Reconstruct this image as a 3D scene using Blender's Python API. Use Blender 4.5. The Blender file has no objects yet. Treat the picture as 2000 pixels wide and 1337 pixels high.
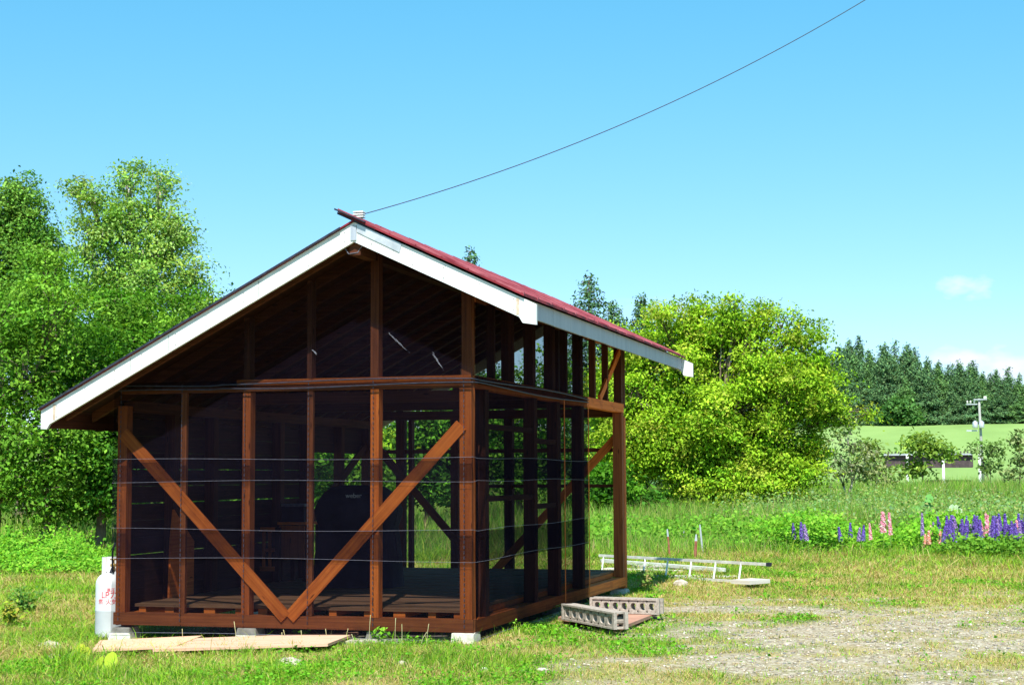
import bpy, math, random
import numpy as np
from mathutils import Vector, Matrix
random.seed(7)
rng = np.random.default_rng(11)
PI = math.pi
scene = bpy.context.scene
C = scene.collection

# ---------------------------------------------------------------- camera, sky, sun, exposure
F, YAW, PIT, ROL = 3162.4, .2817, .0821, -.0046          # focal length in photo pixels (2000 wide)
EYE = np.array([7.6807, -13.4013, 1.3296])
fw = np.array([-math.sin(YAW)*math.cos(PIT), math.cos(YAW)*math.cos(PIT), math.sin(PIT)])
rt0 = np.array([math.cos(YAW), math.sin(YAW), 0.]); up0 = np.cross(rt0, fw)
RT = rt0*math.cos(ROL)+up0*math.sin(ROL); UP = -rt0*math.sin(ROL)+up0*math.cos(ROL)
cam = bpy.data.cameras.new('camera'); co = bpy.data.objects.new('camera', cam); C.objects.link(co)
cam.sensor_width = 36; cam.lens = F/2000*36; cam.clip_start = .1; cam.clip_end = 4000
m = Matrix(((RT[0], UP[0], -fw[0], EYE[0]), (RT[1], UP[1], -fw[1], EYE[1]), (RT[2], UP[2], -fw[2], EYE[2]), (0, 0, 0, 1)))
co.matrix_world = m; scene.camera = co

def ray(px, py):
    return fw+RT*(px-1000)/F-UP*(py-668.5)/F
def aty(px, py, y):                                        # the point seen at a pixel on the plane of depth y
    d = ray(px, py); t = (y-EYE[1])/d[1]; return EYE+d*t
def atz(px, py, z):
    d = ray(px, py); t = (z-EYE[2])/d[2]; return EYE+d*t

SUN = Vector((.10, -.45, .65)).normalized()               # towards the sun
elev = math.asin(SUN.z); azim = math.atan2(SUN.x, SUN.y)
w = bpy.data.worlds.new('World'); scene.world = w; w.use_nodes = True
nt = w.node_tree; nt.nodes.clear()
N = nt.nodes.new; L = nt.links.new
out = N('ShaderNodeOutputWorld'); bg = N('ShaderNodeBackground'); sky = N('ShaderNodeTexSky')
sky.sky_type = 'NISHITA'; sky.sun_disc = False; sky.sun_elevation = elev; sky.sun_rotation = azim
sky.altitude = 100; sky.air_density = .75; sky.dust_density = .3; sky.ozone_density = .8
bg.inputs['Strength'].default_value = .10
tint = N('ShaderNodeMix'); tint.data_type = 'RGBA'; tint.blend_type = 'MULTIPLY'; tint.inputs[0].default_value = 1
tint.inputs[7].default_value = (1, 1, 1, 1)
L(sky.outputs[0], tint.inputs[6])
tc = N('ShaderNodeTexCoord')
# clear cool air: the sky's lower band is a little less milky than the model's
sx_ = N('ShaderNodeSeparateXYZ'); L(tc.outputs['Generated'], sx_.inputs[0]); mr_ = N('ShaderNodeMapRange')
mr_.inputs[1].default_value = -.02; mr_.inputs[2].default_value = .42; L(sx_.outputs[2], mr_.inputs[0])
cr_ = N('ShaderNodeValToRGB'); cr_.color_ramp.interpolation = 'EASE'; L(mr_.outputs[0], cr_.inputs[0])
for e_, p_, c_ in zip(cr_.color_ramp.elements, (0, 1), ((.43, .475, .53, 1), (.27, .75, .70, 1))): e_.position = p_; e_.color = c_
t1_ = N('ShaderNodeMix'); t1_.data_type = 'RGBA'; t1_.blend_type = 'MULTIPLY'; t1_.inputs[0].default_value = 1; L(tint.outputs[2], t1_.inputs[6]); L(cr_.outputs[0], t1_.inputs[7])
t2_ = N('ShaderNodeVectorMath'); t2_.operation = 'SCALE'; L(t1_.outputs[2], t2_.inputs[0]); t2_.inputs['Scale'].default_value = 2.0
def cloud_mask(px, py, sx, sy, sharp, seed):
    d = ray(px, py); d = d/np.linalg.norm(d)
    r = np.cross(d, [0, 0, 1]); r /= np.linalg.norm(r); u = np.cross(r, d)
    def dot(v, scale):
        n = N('ShaderNodeVectorMath'); n.operation = 'DOT_PRODUCT'; L(tc.outputs['Generated'], n.inputs[0]); n.inputs[1].default_value = tuple(v*scale)
        return n.outputs['Value']
    cb = N('ShaderNodeCombineXYZ'); L(dot(r, 1/sx), cb.inputs[0]); L(dot(u, 1/sy), cb.inputs[1])
    ln = N('ShaderNodeVectorMath'); ln.operation = 'LENGTH'; L(cb.outputs[0], ln.inputs[0])
    no = N('ShaderNodeTexNoise'); no.inputs['Scale'].default_value = sharp; no.inputs['Detail'].default_value = 5
    mp = N('ShaderNodeMapping'); mp.inputs['Scale'].default_value = (1, 1, 2); mp.inputs['Location'].default_value = (seed, 0, 0)
    L(tc.outputs['Generated'], mp.inputs[0]); L(mp.outputs[0], no.inputs['Vector'])
    a = N('ShaderNodeMath'); a.operation = 'MULTIPLY_ADD'; L(no.outputs[0], a.inputs[0]); a.inputs[1].default_value = 2.6; a.inputs[2].default_value = -.35
    s = N('ShaderNodeMath'); s.operation = 'SUBTRACT'; L(a.outputs[0], s.inputs[0]); L(ln.outputs['Value'], s.inputs[1])
    fr = N('ShaderNodeVectorMath'); fr.operation = 'DOT_PRODUCT'; L(tc.outputs['Generated'], fr.inputs[0]); fr.inputs[1].default_value = tuple(d)
    g = N('ShaderNodeMath'); g.operation = 'GREATER_THAN'; L(fr.outputs['Value'], g.inputs[0]); g.inputs[1].default_value = 0
    r2 = N('ShaderNodeMapRange'); r2.inputs[1].default_value = 0; r2.inputs[2].default_value = .8; L(s.outputs[0], r2.inputs[0])
    m2 = N('ShaderNodeMath'); m2.operation = 'MULTIPLY'; L(r2.outputs[0], m2.inputs[0]); L(g.outputs[0], m2.inputs[1])
    return m2.outputs[0]
col = t2_.outputs[0]
for (px, py, sx, sy, sh, sd, k) in ((1893, 558, .017, .0075, 60, 0, .55), (1875, 700, .028, .008, 45, 3, .75), (1975, 722, .028, .014, 40, 5, .75), (1330, 600, .05, .012, 25, 8, .25)):
    mk = cloud_mask(px, py, sx, sy, sh, sd)
    kk = N('ShaderNodeMath'); kk.operation = 'MULTIPLY'; L(mk, kk.inputs[0]); kk.inputs[1].default_value = k
    mx = N('ShaderNodeMix'); mx.data_type = 'RGBA'; L(kk.outputs[0], mx.inputs[0]); L(col, mx.inputs[6]); mx.inputs[7].default_value = (6.2, 6.0, 6.8, 1)
    col = mx.outputs[2]
L(col, bg.inputs['Color']); L(bg.outputs[0], out.inputs['Surface'])

sl = bpy.data.lights.new('sun', 'SUN'); so = bpy.data.objects.new('sun', sl); C.objects.link(so)
sl.energy = 5; sl.angle = math.radians(.5); sl.color = (1, .95, .86)
so.rotation_euler = SUN.to_track_quat('Z', 'Y').to_euler(); so.location = (0, -20, 30)
scene.view_settings.view_transform = 'Standard'; scene.view_settings.look = 'None'
scene.view_settings.exposure = .80; scene.view_settings.gamma = 1; scene.view_settings.use_curve_mapping = False
scene.cycles.transparent_max_bounces = 32; scene.cycles.max_bounces = 8

# ---------------------------------------------------------------- materials
def newmat(name, rough=.7, spec=.3):
    M = bpy.data.materials.new(name); M.use_nodes = True
    b = M.node_tree.nodes['Principled BSDF']; b.inputs['Roughness'].default_value = rough
    b.inputs['Specular IOR Level'].default_value = spec
    return M, M.node_tree, b
def ramp(t, fac, stops):
    r = t.nodes.new('ShaderNodeValToRGB'); e = r.color_ramp.elements
    while len(e) < len(stops): e.new(.5)
    for i, (p, c) in enumerate(stops): e[i].position = p; e[i].color = (*c, 1)
    t.links.new(fac, r.inputs[0]); return r.outputs[0]
def noise(t, vec, scale, detail=4, rough=.55):
    n = t.nodes.new('ShaderNodeTexNoise'); n.inputs['Scale'].default_value = scale; n.inputs['Detail'].default_value = detail
    n.inputs['Roughness'].default_value = rough
    if vec: t.links.new(vec, n.inputs['Vector'])
    return n.outputs[0]
def vec_of(t, kind='Object', scale=(1, 1, 1)):
    c = t.nodes.new('ShaderNodeTexCoord'); mp = t.nodes.new('ShaderNodeMapping'); mp.inputs['Scale'].default_value = scale
    t.links.new(c.outputs[kind], mp.inputs[0]); return mp.outputs[0]
def bump(t, b, h, strength=.3, dist=.01):
    n = t.nodes.new('ShaderNodeBump'); n.inputs['Strength'].default_value = strength; n.inputs['Distance'].default_value = dist
    t.links.new(h, n.inputs['Height']); t.links.new(n.outputs[0], b.inputs['Normal'])
def mixc(t, a, bcol, fac, mode='MIX'):
    x = t.nodes.new('ShaderNodeMix'); x.data_type = 'RGBA'; x.blend_type = mode
    for s, i in ((a, 6), (bcol, 7)):
        if isinstance(s, tuple): x.inputs[i].default_value = (*s, 1)
        else: t.links.new(s, x.inputs[i])
    if isinstance(fac, (int, float)): x.inputs[0].default_value = fac
    else: t.links.new(fac, x.inputs[0])
    return x.outputs[2]
def wood(name, dark, mid, light, rough=.75, knots=True):
    M, t, b = newmat(name, rough, .25)
    v = vec_of(t, 'UV', (1.3, 45, 1)); n1 = noise(t, v, 1.0, 6, .65)
    v2 = vec_of(t, 'UV', (3, 8, 1)); n2 = noise(t, v2, 1.0, 3)
    c = ramp(t, n1, [(.25, dark), (.5, mid), (.78, light)])
    c2 = mixc(t, c, dark, ramp(t, n2, [(.58, (0, 0, 0)), (.75, (.75, .75, .75))]))
    if knots:
        vo = t.nodes.new('ShaderNodeTexVoronoi'); vo.inputs['Scale'].default_value = 1; t.links.new(vec_of(t, 'UV', (3.2, 14, 1)), vo.inputs['Vector'])
        c2 = mixc(t, c2, tuple(x*.35 for x in dark), ramp(t, vo.outputs['Distance'], [(.05, (.9, .9, .9)), (.14, (0, 0, 0))]))
    oi = t.nodes.new('ShaderNodeObjectInfo'); c2 = mixc(t, c2, ramp(t, oi.outputs['Random'], [(0, (.66, .62, .60)), (.5, (.95, .95, .95)), (1, (1.12, 1.08, 1.0))]), 1.0, 'MULTIPLY')
    t.links.new(c2, b.inputs['Base Color']); bump(t, b, n1, .35, .004); return M
def plain(name, a, bcol, scale=8, rough=.7, spec=.3, metal=0, bumpk=.15, stretch=(1, 1, 1)):
    M, t, b = newmat(name, rough, spec); v = vec_of(t, 'Object', stretch); n = noise(t, v, scale, 5, .6)
    t.links.new(ramp(t, n, [(.35, a), (.68, bcol)]), b.inputs['Base Color']); b.inputs['Metallic'].default_value = metal
    if bumpk: bump(t, b, n, bumpk, .01)
    return M
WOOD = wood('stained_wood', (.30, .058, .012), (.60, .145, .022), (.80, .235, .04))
MWOOD = wood('brown_stain_shade_timber', (.10, .028, .011), (.24, .068, .020), (.36, .115, .034), .8)  # brown stain on sill and studs; on the gable posts it paints shade
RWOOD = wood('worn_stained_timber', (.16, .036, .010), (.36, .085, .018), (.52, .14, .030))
IWOOD = wood('shade_dark_timber', (.035, .011, .006), (.085, .024, .010), (.14, .045, .018), .85)  # stained wood with the shade under the roof painted into its colour
BOARD = wood('brown_board_with_shade', (.022, .008, .006), (.038, .013, .009), (.062, .022, .014), .85)  # brown boards, darkened further to carry the shade inside the hut
DECK = wood('deck_wood', (.10, .05, .03), (.20, .105, .055), (.29, .165, .09), .85)
PINKB = wood('weathered_red_plank', (.36, .20, .14), (.66, .40, .28), (.80, .55, .41), .9, False)
GREYB = wood('grey_plank', (.40, .37, .33), (.60, .57, .52), (.78, .76, .72), .8, False)
NET_RIM = plain('net_cord', (.09, .09, .12), (.17, .17, .22), 30, .6)
ROPE = plain('black_rope', (.012, .012, .02), (.03, .035, .06), 20, .6)
BLACK = plain('black_cover_fabric', (.006, .007, .016), (.014, .016, .034), 6, .8, .2)
CONC = plain('concrete', (.40, .37, .31), (.66, .63, .56), 14, .9, .2, 0, .4)
BLOCKM = plain('block_concrete', (.26, .22, .19), (.46, .41, .36), 38, .95, .15, 0, .5)
BRWN = plain('brown_slab', (.33, .17, .12), (.46, .26, .19), 5, .85)
STEEL = plain('grey_steel', (.42, .44, .48), (.6, .62, .66), 10, .45, .5, .4)
ALU = plain('aluminium', (.55, .54, .5), (.78, .77, .73), 10, .5, .5, .2)
WHT = plain('white_enamel', (.70, .71, .72), (.80, .80, .80), 7, .35, .5)
PORC = plain('porcelain', (.62, .6, .56), (.8, .78, .74), 20, .3, .5)
REDP = plain('red_paint', (.70, .03, .05), (.78, .06, .08), 20, .6)
WTXT = plain('pale_print', (.42, .42, .46), (.6, .6, .64), 20, .6)
RUST = plain('rusty_iron', (.20, .07, .04), (.36, .14, .09), 20, .9)
BARK = plain('bark', (.10, .075, .055), (.26, .21, .16), 9, .95, .1, 0, .5, (1, 1, .25))
PBARK = plain('pale_bark', (.34, .30, .24), (.62, .58, .5), 6, .9, .1, 0, .4, (1, 1, 2))
BRASS = plain('brass', (.5, .33, .1), (.65, .45, .16), 20, .4, .5, .8)
SHEDD = plain('dark_shed_sheet', (.05, .035, .04), (.10, .075, .08), 3, .8)
POLEM = plain('weathered_pole_concrete', (.26, .26, .25), (.36, .36, .34), 3, .9)
TANKM = plain('dulled_white_enamel', (.50, .52, .55), (.60, .61, .63), 4, .5, .4)
STONE = plain('field_stone', (.30, .26, .22), (.60, .55, .48), 12, .9, .2, 0, .6)
WEB = plain('dusty_web', (.16, .16, .2), (.30, .30, .36), 60, .9)

# painted bargeboards: off white with rust stains running down from the nails
M, t, b = newmat('white_paint', .55, .35)
nn = noise(t, vec_of(t, 'Object', (1, 1, 1)), 6, 6, .7)
c = ramp(t, nn, [(.3, (.58, .59, .60)), (.6, (.72, .73, .74))])
st = noise(t, vec_of(t, 'Object', (7, 7, .8)), 1.6, 4, .7)
c = mixc(t, c, (.46, .36, .27), ramp(t, st, [(.60, (0, 0, 0)), (.78, (.75, .75, .75))]))
t.links.new(c, b.inputs['Base Color']); bump(t, b, nn, .12, .004); WPAINT = M
M, t, b = newmat('eave_shade_blue_paint', .6, .35)
st = noise(t, vec_of(t, 'Object', (7, 5, .7)), 1.6, 5, .7)
t.links.new(ramp(t, st, [(.3, (.27, .31, .38)), (.62, (.36, .40, .47)), (.80, (.20, .18, .18))]), b.inputs['Base Color']); EAVE = M  # stained paint with the blue shade of the eave side put into its colour
# red sheet roof, faded in bands with rusty laps
M, t, b = newmat('red_sheet_roof', .65, .25)
n1 = noise(t, vec_of(t, 'Object', (.25, 3.0, 1)), 1.3, 5, .8); n2 = noise(t, vec_of(t, 'Object', (8, 1.5, 1)), 1, 5)
c = ramp(t, n1, [(.38, (.035, .004, .008)), (.5, (.16, .010, .018)), (.60, (.30, .03, .045))])
c = mixc(t, c, (.12, .012, .016), ramp(t, n2, [(.55, (0, 0, 0)), (.7, (.6, .6, .6))]))
t.links.new(c, b.inputs['Base Color']); bump(t, b, n1, .2, .01); ROOF = M

RBAT = plain('skylit_faded_red_batten', (.17, .015, .03), (.44, .13, .16), 3, .7)  # lighter pink than the sheets: sky light on the battens put into the colour
def netting(name, alpha, colr):
    M = bpy.data.materials.new(name); M.use_nodes = True; t = M.node_tree; t.nodes.clear()
    o = t.nodes.new('ShaderNodeOutputMaterial'); mx = t.nodes.new('ShaderNodeMixShader')
    tr = t.nodes.new('ShaderNodeBsdfTransparent'); df = t.nodes.new('ShaderNodeBsdfDiffuse')
    tr.inputs[0].default_value = (1, 1, 1, 1)
    n = noise(t, vec_of(t, 'Object', (1, 1, 1)), 3, 5, .7)
    t.links.new(ramp(t, n, [(.3, tuple(x*.8 for x in colr)), (.7, tuple(x*1.3 for x in colr))]), df.inputs[0])
    # a weave too fine to resolve: it lets less through when seen aslant
    lw = t.nodes.new('ShaderNodeLayerWeight'); lw.inputs[0].default_value = .5
    mr = t.nodes.new('ShaderNodeMapRange'); mr.inputs[1].default_value = 0; mr.inputs[2].default_value = 1
    mr.inputs[3].default_value = alpha; mr.inputs[4].default_value = min(.95, alpha+.44)
    t.links.new(lw.outputs['Facing'], mr.inputs[0]); nw = noise(t, vec_of(t, 'Object', (1, 1, 1)), 9, 6, .75); ad = t.nodes.new('ShaderNodeMath'); ad.operation = 'MULTIPLY_ADD'; t.links.new(nw, ad.inputs[0]); ad.inputs[1].default_value = .22; t.links.new(mr.outputs[0], ad.inputs[2]); sb_ = t.nodes.new('ShaderNodeMath'); sb_.operation = 'SUBTRACT'; t.links.new(ad.outputs[0], sb_.inputs[0]); sb_.inputs[1].default_value = .12; t.links.new(sb_.outputs[0], mx.inputs[0])
    t.links.new(tr.outputs[0], mx.inputs[1]); t.links.new(df.outputs[0], mx.inputs[2]); t.links.new(mx.outputs[0], o.inputs[0])
    return M
NET = netting('dark_netting', .36, (.0052, .0046, .0095))

def leafmat(name, gain=(1, 1, 1), transl=.35, rough=.5):
    M = bpy.data.materials.new(name); M.use_nodes = True; t = M.node_tree; b = t.nodes['Principled BSDF']; o = t.nodes['Material Output']
    at = t.nodes.new('ShaderNodeAttribute'); at.attribute_name = 'col'
    c = mixc(t, at.outputs['Color'], gain, 1.0, 'MULTIPLY')
    t.links.new(c, b.inputs['Base Color']); b.inputs['Roughness'].default_value = rough+.15; b.inputs['Specular IOR Level'].default_value = .10
    tl = t.nodes.new('ShaderNodeBsdfTranslucent'); c3 = mixc(t, c, (1.15, 1.1, .5), 1.0, 'MULTIPLY'); t.links.new(c3, tl.inputs[0])
    mx = t.nodes.new('ShaderNodeMixShader'); mx.inputs[0].default_value = transl
    t.links.new(b.outputs[0], mx.inputs[1]); t.links.new(tl.outputs[0], mx.inputs[2]); t.links.new(mx.outputs[0], o.inputs[0])
    return M
LEAF = leafmat('leaf'); NEEDLE = leafmat('needles', (1, 1, 1), .15, .7); GRASSM = leafmat('grass_blade', (1, 1, 1), .3, .6); PETAL = leafmat('petal', (1, 1, 1), .3, .6)
NEEDLE.name = 'needles'

# ---------------------------------------------------------------- mesh helpers
WLOC = {}
class MB:
    def __init__(s): s.v = []; s.f = []; s.uv = []; s.k = 0
    def quadface(s, idx, uvs): s.f.append(idx); s.uv.extend(uvs)
    def beam(s, p0, p1, w, h, side=None, taper=1.0):
        """bar from p0 to p1; w is its width along `side`, h across"""
        p0 = Vector(p0); p1 = Vector(p1); d = p1-p0; Ln = d.length; d.normalize()
        sd = Vector(side) if side else (Vector((1, 0, 0)) if abs(d.x) < .9 else Vector((0, 1, 0)))
        sd = (sd-d*sd.dot(d)).normalized(); up = d.cross(sd)
        o = len(s.v); ru, rv = random.random()*50, random.random()*50
        for p, k in ((p0, 1), (p1, taper)):
            for a, b_ in ((-1, -1), (1, -1), (1, 1), (-1, 1)): s.v.append(p+sd*a*w/2*k+up*b_*h/2*k)
        vs = [0, w, w+h, 2*w+h, 2*w+2*h]
        for i in range(4):
            j = (i+1) % 4
            s.quadface((o+i, o+j, o+4+j, o+4+i), [(ru, rv+vs[i]), (ru, rv+vs[i+1]), (ru+Ln, rv+vs[i+1]), (ru+Ln, rv+vs[i])])
        s.quadface((o+3, o+2, o+1, o), [(ru, rv), (ru+.02, rv), (ru+.02, rv+h), (ru, rv+h)])
        s.quadface((o+4, o+5, o+6, o+7), [(ru, rv), (ru+.02, rv), (ru+.02, rv+h), (ru, rv+h)])
        return s
    def box(s, x0, x1, y0, y1, z0, z1):
        """axis box; grain along its longest side"""
        dx, dy, dz = x1-x0, y1-y0, z1-z0; cx, cy, cz = (x0+x1)/2, (y0+y1)/2, (z0+z1)/2
        if dz >= dx and dz >= dy: return s.beam((cx, cy, z0), (cx, cy, z1), dx, dy, (1, 0, 0))
        if dx >= dy: return s.beam((x0, cy, cz), (x1, cy, cz), dy, dz, (0, 1, 0))
        return s.beam((cx, y0, cz), (cx, y1, cz), dx, dz, (1, 0, 0))
    def tube(s, pts, r, n=8, closed=True):
        pts = [Vector(p) for p in pts]; rs = r if isinstance(r, (list, tuple)) else [r]*len(pts)
        o = len(s.v); ref = Vector((.31, .17, .93))
        for i, p in enumerate(pts):
            d = (pts[min(i+1, len(pts)-1)]-pts[max(i-1, 0)]).normalized()
            a = d.cross(ref)
            if a.length < .05: a = d.cross(Vector((1, 0, 0)))
            a.normalize(); b_ = d.cross(a)
            for k in range(n):
                an = 2*PI*k/n; s.v.append(p+(a*math.cos(an)+b_*math.sin(an))*rs[i])
        for i in range(len(pts)-1):
            for k in range(n):
                q = (k+1) % n
                s.quadface((o+i*n+k, o+i*n+q, o+(i+1)*n+q, o+(i+1)*n+k), [(i, k/n), (i, (k+1)/n), (i+1, (k+1)/n), (i+1, k/n)])
        if closed:
            s.quadface(tuple(o+k for k in range(n))[::-1], [(0, 0)]*n); e = o+(len(pts)-1)*n
            s.quadface(tuple(e+k for k in range(n)), [(0, 0)]*n)
        return s
    def lathe(s, c, prof, n=32, axis='z', ry=1.0):
        o = len(s.v); c = Vector(c)
        for (r, z) in prof:
            for k in range(n):
                an = 2*PI*k/n; p = Vector((r*math.cos(an), r*math.sin(an)*ry, z))
                if axis == 'x': p = Vector((z, p.x, p.y))
                s.v.append(c+p)
        for i in range(len(prof)-1):
            for k in range(n):
                q = (k+1) % n
                s.quadface((o+i*n+k, o+i*n+q, o+(i+1)*n+q, o+(i+1)*n+k), [(k/n, prof[i][1]), ((k+1)/n, prof[i][1]), ((k+1)/n, prof[i+1][1]), (k/n, prof[i+1][1])])
        s.quadface(tuple(o+k for k in range(n))[::-1], [(0, 0)]*n); e = o+(len(prof)-1)*n
        s.quadface(tuple(e+k for k in range(n)), [(0, 0)]*n)
        return s
    def prism(s, poly, off):
        """extrude a polygon (3D points) by the vector off"""
        n = len(poly); o = len(s.v); off = Vector(off)
        nrm = (Vector(poly[1])-Vector(poly[0])).cross(Vector(poly[2])-Vector(poly[1]))
        if nrm.dot(off) < 0: poly = poly[::-1]
        for p in poly: s.v.append(Vector(p))
        for p in poly: s.v.append(Vector(p)+off)
        ru = random.random()*30; uv = lambda p: (ru+p[0]+p[1]*.9, ru+p[2])
        s.quadface(tuple(o+i for i in range(n))[::-1], [uv(poly[i]) for i in range(n)][::-1])
        s.quadface(tuple(o+n+i for i in range(n)), [uv(p) for p in poly])
        for i in range(n):
            j = (i+1) % n; s.quadface((o+i, o+j, o+n+j, o+n+i), [uv(poly[i]), uv(poly[j]), uv(poly[j]), uv(poly[i])])
        return s
    def sheet(s, grid):
        """grid[i][j] of points -> one sheet"""
        o = len(s.v); ni = len(grid); nj = len(grid[0])
        for r_ in grid:
            for p in r_: s.v.append(Vector(p))
        for i in range(ni-1):
            for j in range(nj-1):
                s.quadface((o+i*nj+j, o+(i+1)*nj+j, o+(i+1)*nj+j+1, o+i*nj+j+1), [(i, j), (i+1, j), (i+1, j+1), (i, j+1)])
        return s
    def build(s, name, mat, parent=None, smooth=False, bevel=0):
        off = WLOC.get(parent.name, Vector((0, 0, 0))) if parent else Vector((0, 0, 0))
        me = bpy.data.meshes.new(name); me.from_pydata([tuple(v-off) for v in s.v], [], s.f)
        uvl = me.uv_layers.new(name='UVMap'); uvl.data.foreach_set('uv', np.array(s.uv, dtype=np.float32).ravel())
        me.materials.append(mat)
        if smooth: me.polygons.foreach_set('use_smooth', [True]*len(me.polygons))
        o = bpy.data.objects.new(name, me); C.objects.link(o)
        if parent: o.parent = parent
        WLOC[o.name] = off
        if bevel:
            bm = o.modifiers.new('bevel', 'BEVEL'); bm.width = bevel; bm.segments = 2; bm.limit_method = 'ANGLE'
        return o
def np_mesh(name, verts, faces, cols, mat, parent=None, smooth=False):
    """verts (n,3), faces (m,k) with one k, cols (n,3)"""
    off = np.array(WLOC.get(parent.name, Vector((0, 0, 0)))) if parent else np.zeros(3)
    me = bpy.data.meshes.new(name); n = len(verts); me.vertices.add(n)
    me.vertices.foreach_set('co', (verts-off).astype(np.float32).ravel())
    fl = faces if isinstance(faces, list) else [faces]
    tot = sum(f.size for f in fl); nf = sum(len(f) for f in fl)
    me.loops.add(tot); me.polygons.add(nf)
    me.loops.foreach_set('vertex_index', np.concatenate([f.ravel() for f in fl]).astype(np.int32))
    lens = np.concatenate([np.full(len(f), f.shape[1]) for f in fl]); st = np.concatenate([[0], np.cumsum(lens)[:-1]])
    me.polygons.foreach_set('loop_start', st.astype(np.int32)); me.polygons.foreach_set('loop_total', lens.astype(np.int32))
    if smooth: me.polygons.foreach_set('use_smooth', np.ones(nf, dtype=bool))
    me.update(calc_edges=True)
    a = me.color_attributes.new('col', 'FLOAT_COLOR', 'POINT')
    a.data.foreach_set('color', np.concatenate([cols, np.ones((n, 1))], 1).astype(np.float32).ravel())
    me.materials.append(mat); o = bpy.data.objects.new(name, me); C.objects.link(o)
    if parent: o.parent = parent
    WLOC[o.name] = Vector(off); return o
def tag(o, label, cat, group=None):
    o['label'] = label; o['category'] = cat
    if group: o['group'] = group
    return o
def thing(name, label, cat, loc=(0, 0, 0), group=None):
    o = bpy.data.objects.new(name, None); C.objects.link(o); o.location = loc; o.empty_display_size = .1
    WLOC[o.name] = Vector(loc); return tag(o, label, cat, group)
def copy_tree(o, loc=None, rz=None, sc=None, parent=None, label=None):
    c = o.copy(); C.objects.link(c); c.parent = parent
    if loc is not None: c.location = loc
    if rz is not None: c.rotation_euler = (0, 0, rz)
    if sc is not None: c.scale = sc
    if label: c['label'] = label
    for ch in list(o.children): copy_tree(ch, parent=c)
    return c
def kindof(o, k): o['kind'] = k; return o

# lattice noise for masks
_lat = rng.random((256, 256))
def vn(x, y, s, seed=0):
    x = np.asarray(x, float)*s+seed*17.3; y = np.asarray(y, float)*s+seed*31.7
    xi = np.floor(x).astype(int); yi = np.floor(y).astype(int); fx = x-xi; fy = y-yi
    fx = fx*fx*(3-2*fx); fy = fy*fy*(3-2*fy)
    g = lambda a, b_: _lat[a % 256, b_ % 256]
    return (g(xi, yi)*(1-fx)+g(xi+1, yi)*fx)*(1-fy)+(g(xi, yi+1)*(1-fx)+g(xi+1, yi+1)*fx)*fy
def fbm(x, y, s, seed=0, o=4):
    r = 0; a = .5
    for k in range(o): r = r+a*vn(x, y, s*2**k, seed+k); a *= .5
    return r/(1-.5**o)
def ss(x, a, b_): q = np.clip((np.asarray(x, float)-a)/(b_-a), 0, 1); return q*q*(3-2*q)

# ---------------------------------------------------------------- ground
def gz(x, y):
    x = np.asarray(x, float); y = np.asarray(y, float)
    z = -.10-.026*np.clip(3.4-x, 0, 5)+(fbm(x, y, .8, 3)-.5)*.05*ss(np.hypot(x-1.7, y-3), 2.5, 5)
    z = z+(fbm(x, y, .15, 9)-.5)*.3*ss(y, 14, 30)
    hill = np.clip((y-150)/180, 0, 1); z = z+11.6*hill*(1-.0*hill)-.0022*np.clip(x, -200, 300)*hill
    return z
def gravel(x, y):
    # the worn gravel drive: u runs to the right, v into the picture
    d = np.hypot((x-6.6)/2.3, (y-1.2)/3.9)
    d2 = np.hypot((x-7.0)/2.1, (y+3.2)/2.6); d3 = np.hypot((x-9.2)/2.6, (y-1.6)/4.2)
    dd = np.minimum(np.minimum(d, d2), d3)
    return (1-ss(dd+(fbm(x, y, 1.1, 5)-.5)*1.9, .5, 1.3))*(.45+.55*ss(fbm(x, y, 3.1, 15), .28, .55))
def dry(x, y):
    base = .57+.30*ss(x, 3.8, 6)*(1-ss(y, 12, 16))-.2*ss(y, 13, 18)
    lush = np.exp(-((x-4.6)**2/1.2+(y-1.1)**2/5.5))+.5*np.exp(-((x-2.6)**2/3.5+(y+1.6)**2/.7))+np.exp(-((x-8.9)**2/.35+(y-1.8)**2/.7))
    return np.clip((fbm(x, y, 1.3, 21)-.5)*3.0+base-.8*lush, 0, 1)
xs = np.concatenate([-np.geomspace(900, 7, 40), np.arange(-6.8, 12, .07), np.geomspace(12.2, 900, 40)])
ys = np.concatenate([np.linspace(-40, -5.2, 14), np.arange(-5, 17, .07), np.geomspace(17.2, 1500, 130)])
X, Y = np.meshgrid(xs, ys, indexing='ij'); Z = gz(X, Y)
Z = Z+(fbm(X, Y, 6, 2, 3)-.5)*.02
nx, ny = X.shape; V = np.stack([X.ravel(), Y.ravel(), Z.ravel()], 1)
ii = (np.arange(nx-1)[:, None]*ny+np.arange(ny-1)[None]).ravel()
Fc = np.stack([ii, ii+ny, ii+ny+1, ii+1], 1)
gm = gravel(X, Y).ravel(); dm = dry(X, Y).ravel(); field = ss(Y.ravel(), 110, 135)
cols = np.stack([gm*(1-ss(Y.ravel(), 9, 13)), dm, field], 1)
M, t, b = newmat('ground_soil_and_turf', .95, .1)
at = t.nodes.new('ShaderNodeAttribute'); at.attribute_name = 'col'; sp = t.nodes.new('ShaderNodeSeparateColor'); t.links.new(at.outputs['Color'], sp.inputs[0])
ov = vec_of(t, 'Object'); n1 = noise(t, ov, 9, 6, .65); n2 = noise(t, ov, 70, 4, .7); n3 = noise(t, vec_of(t, 'Object', (.05, .012, .05)), 1, 4)
green = ramp(t, n1, [(.3, (.05, .085, .012)), (.55, (.10, .17, .02)), (.75, (.20, .22, .06))])
dryc = ramp(t, n1, [(.3, (.20, .17, .055)), (.55, (.36, .30, .13)), (.75, (.46, .38, .22))])
vo = t.nodes.new('ShaderNodeTexVoronoi'); vo.inputs['Scale'].default_value = 42; t.links.new(ov, vo.inputs['Vector'])
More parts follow.
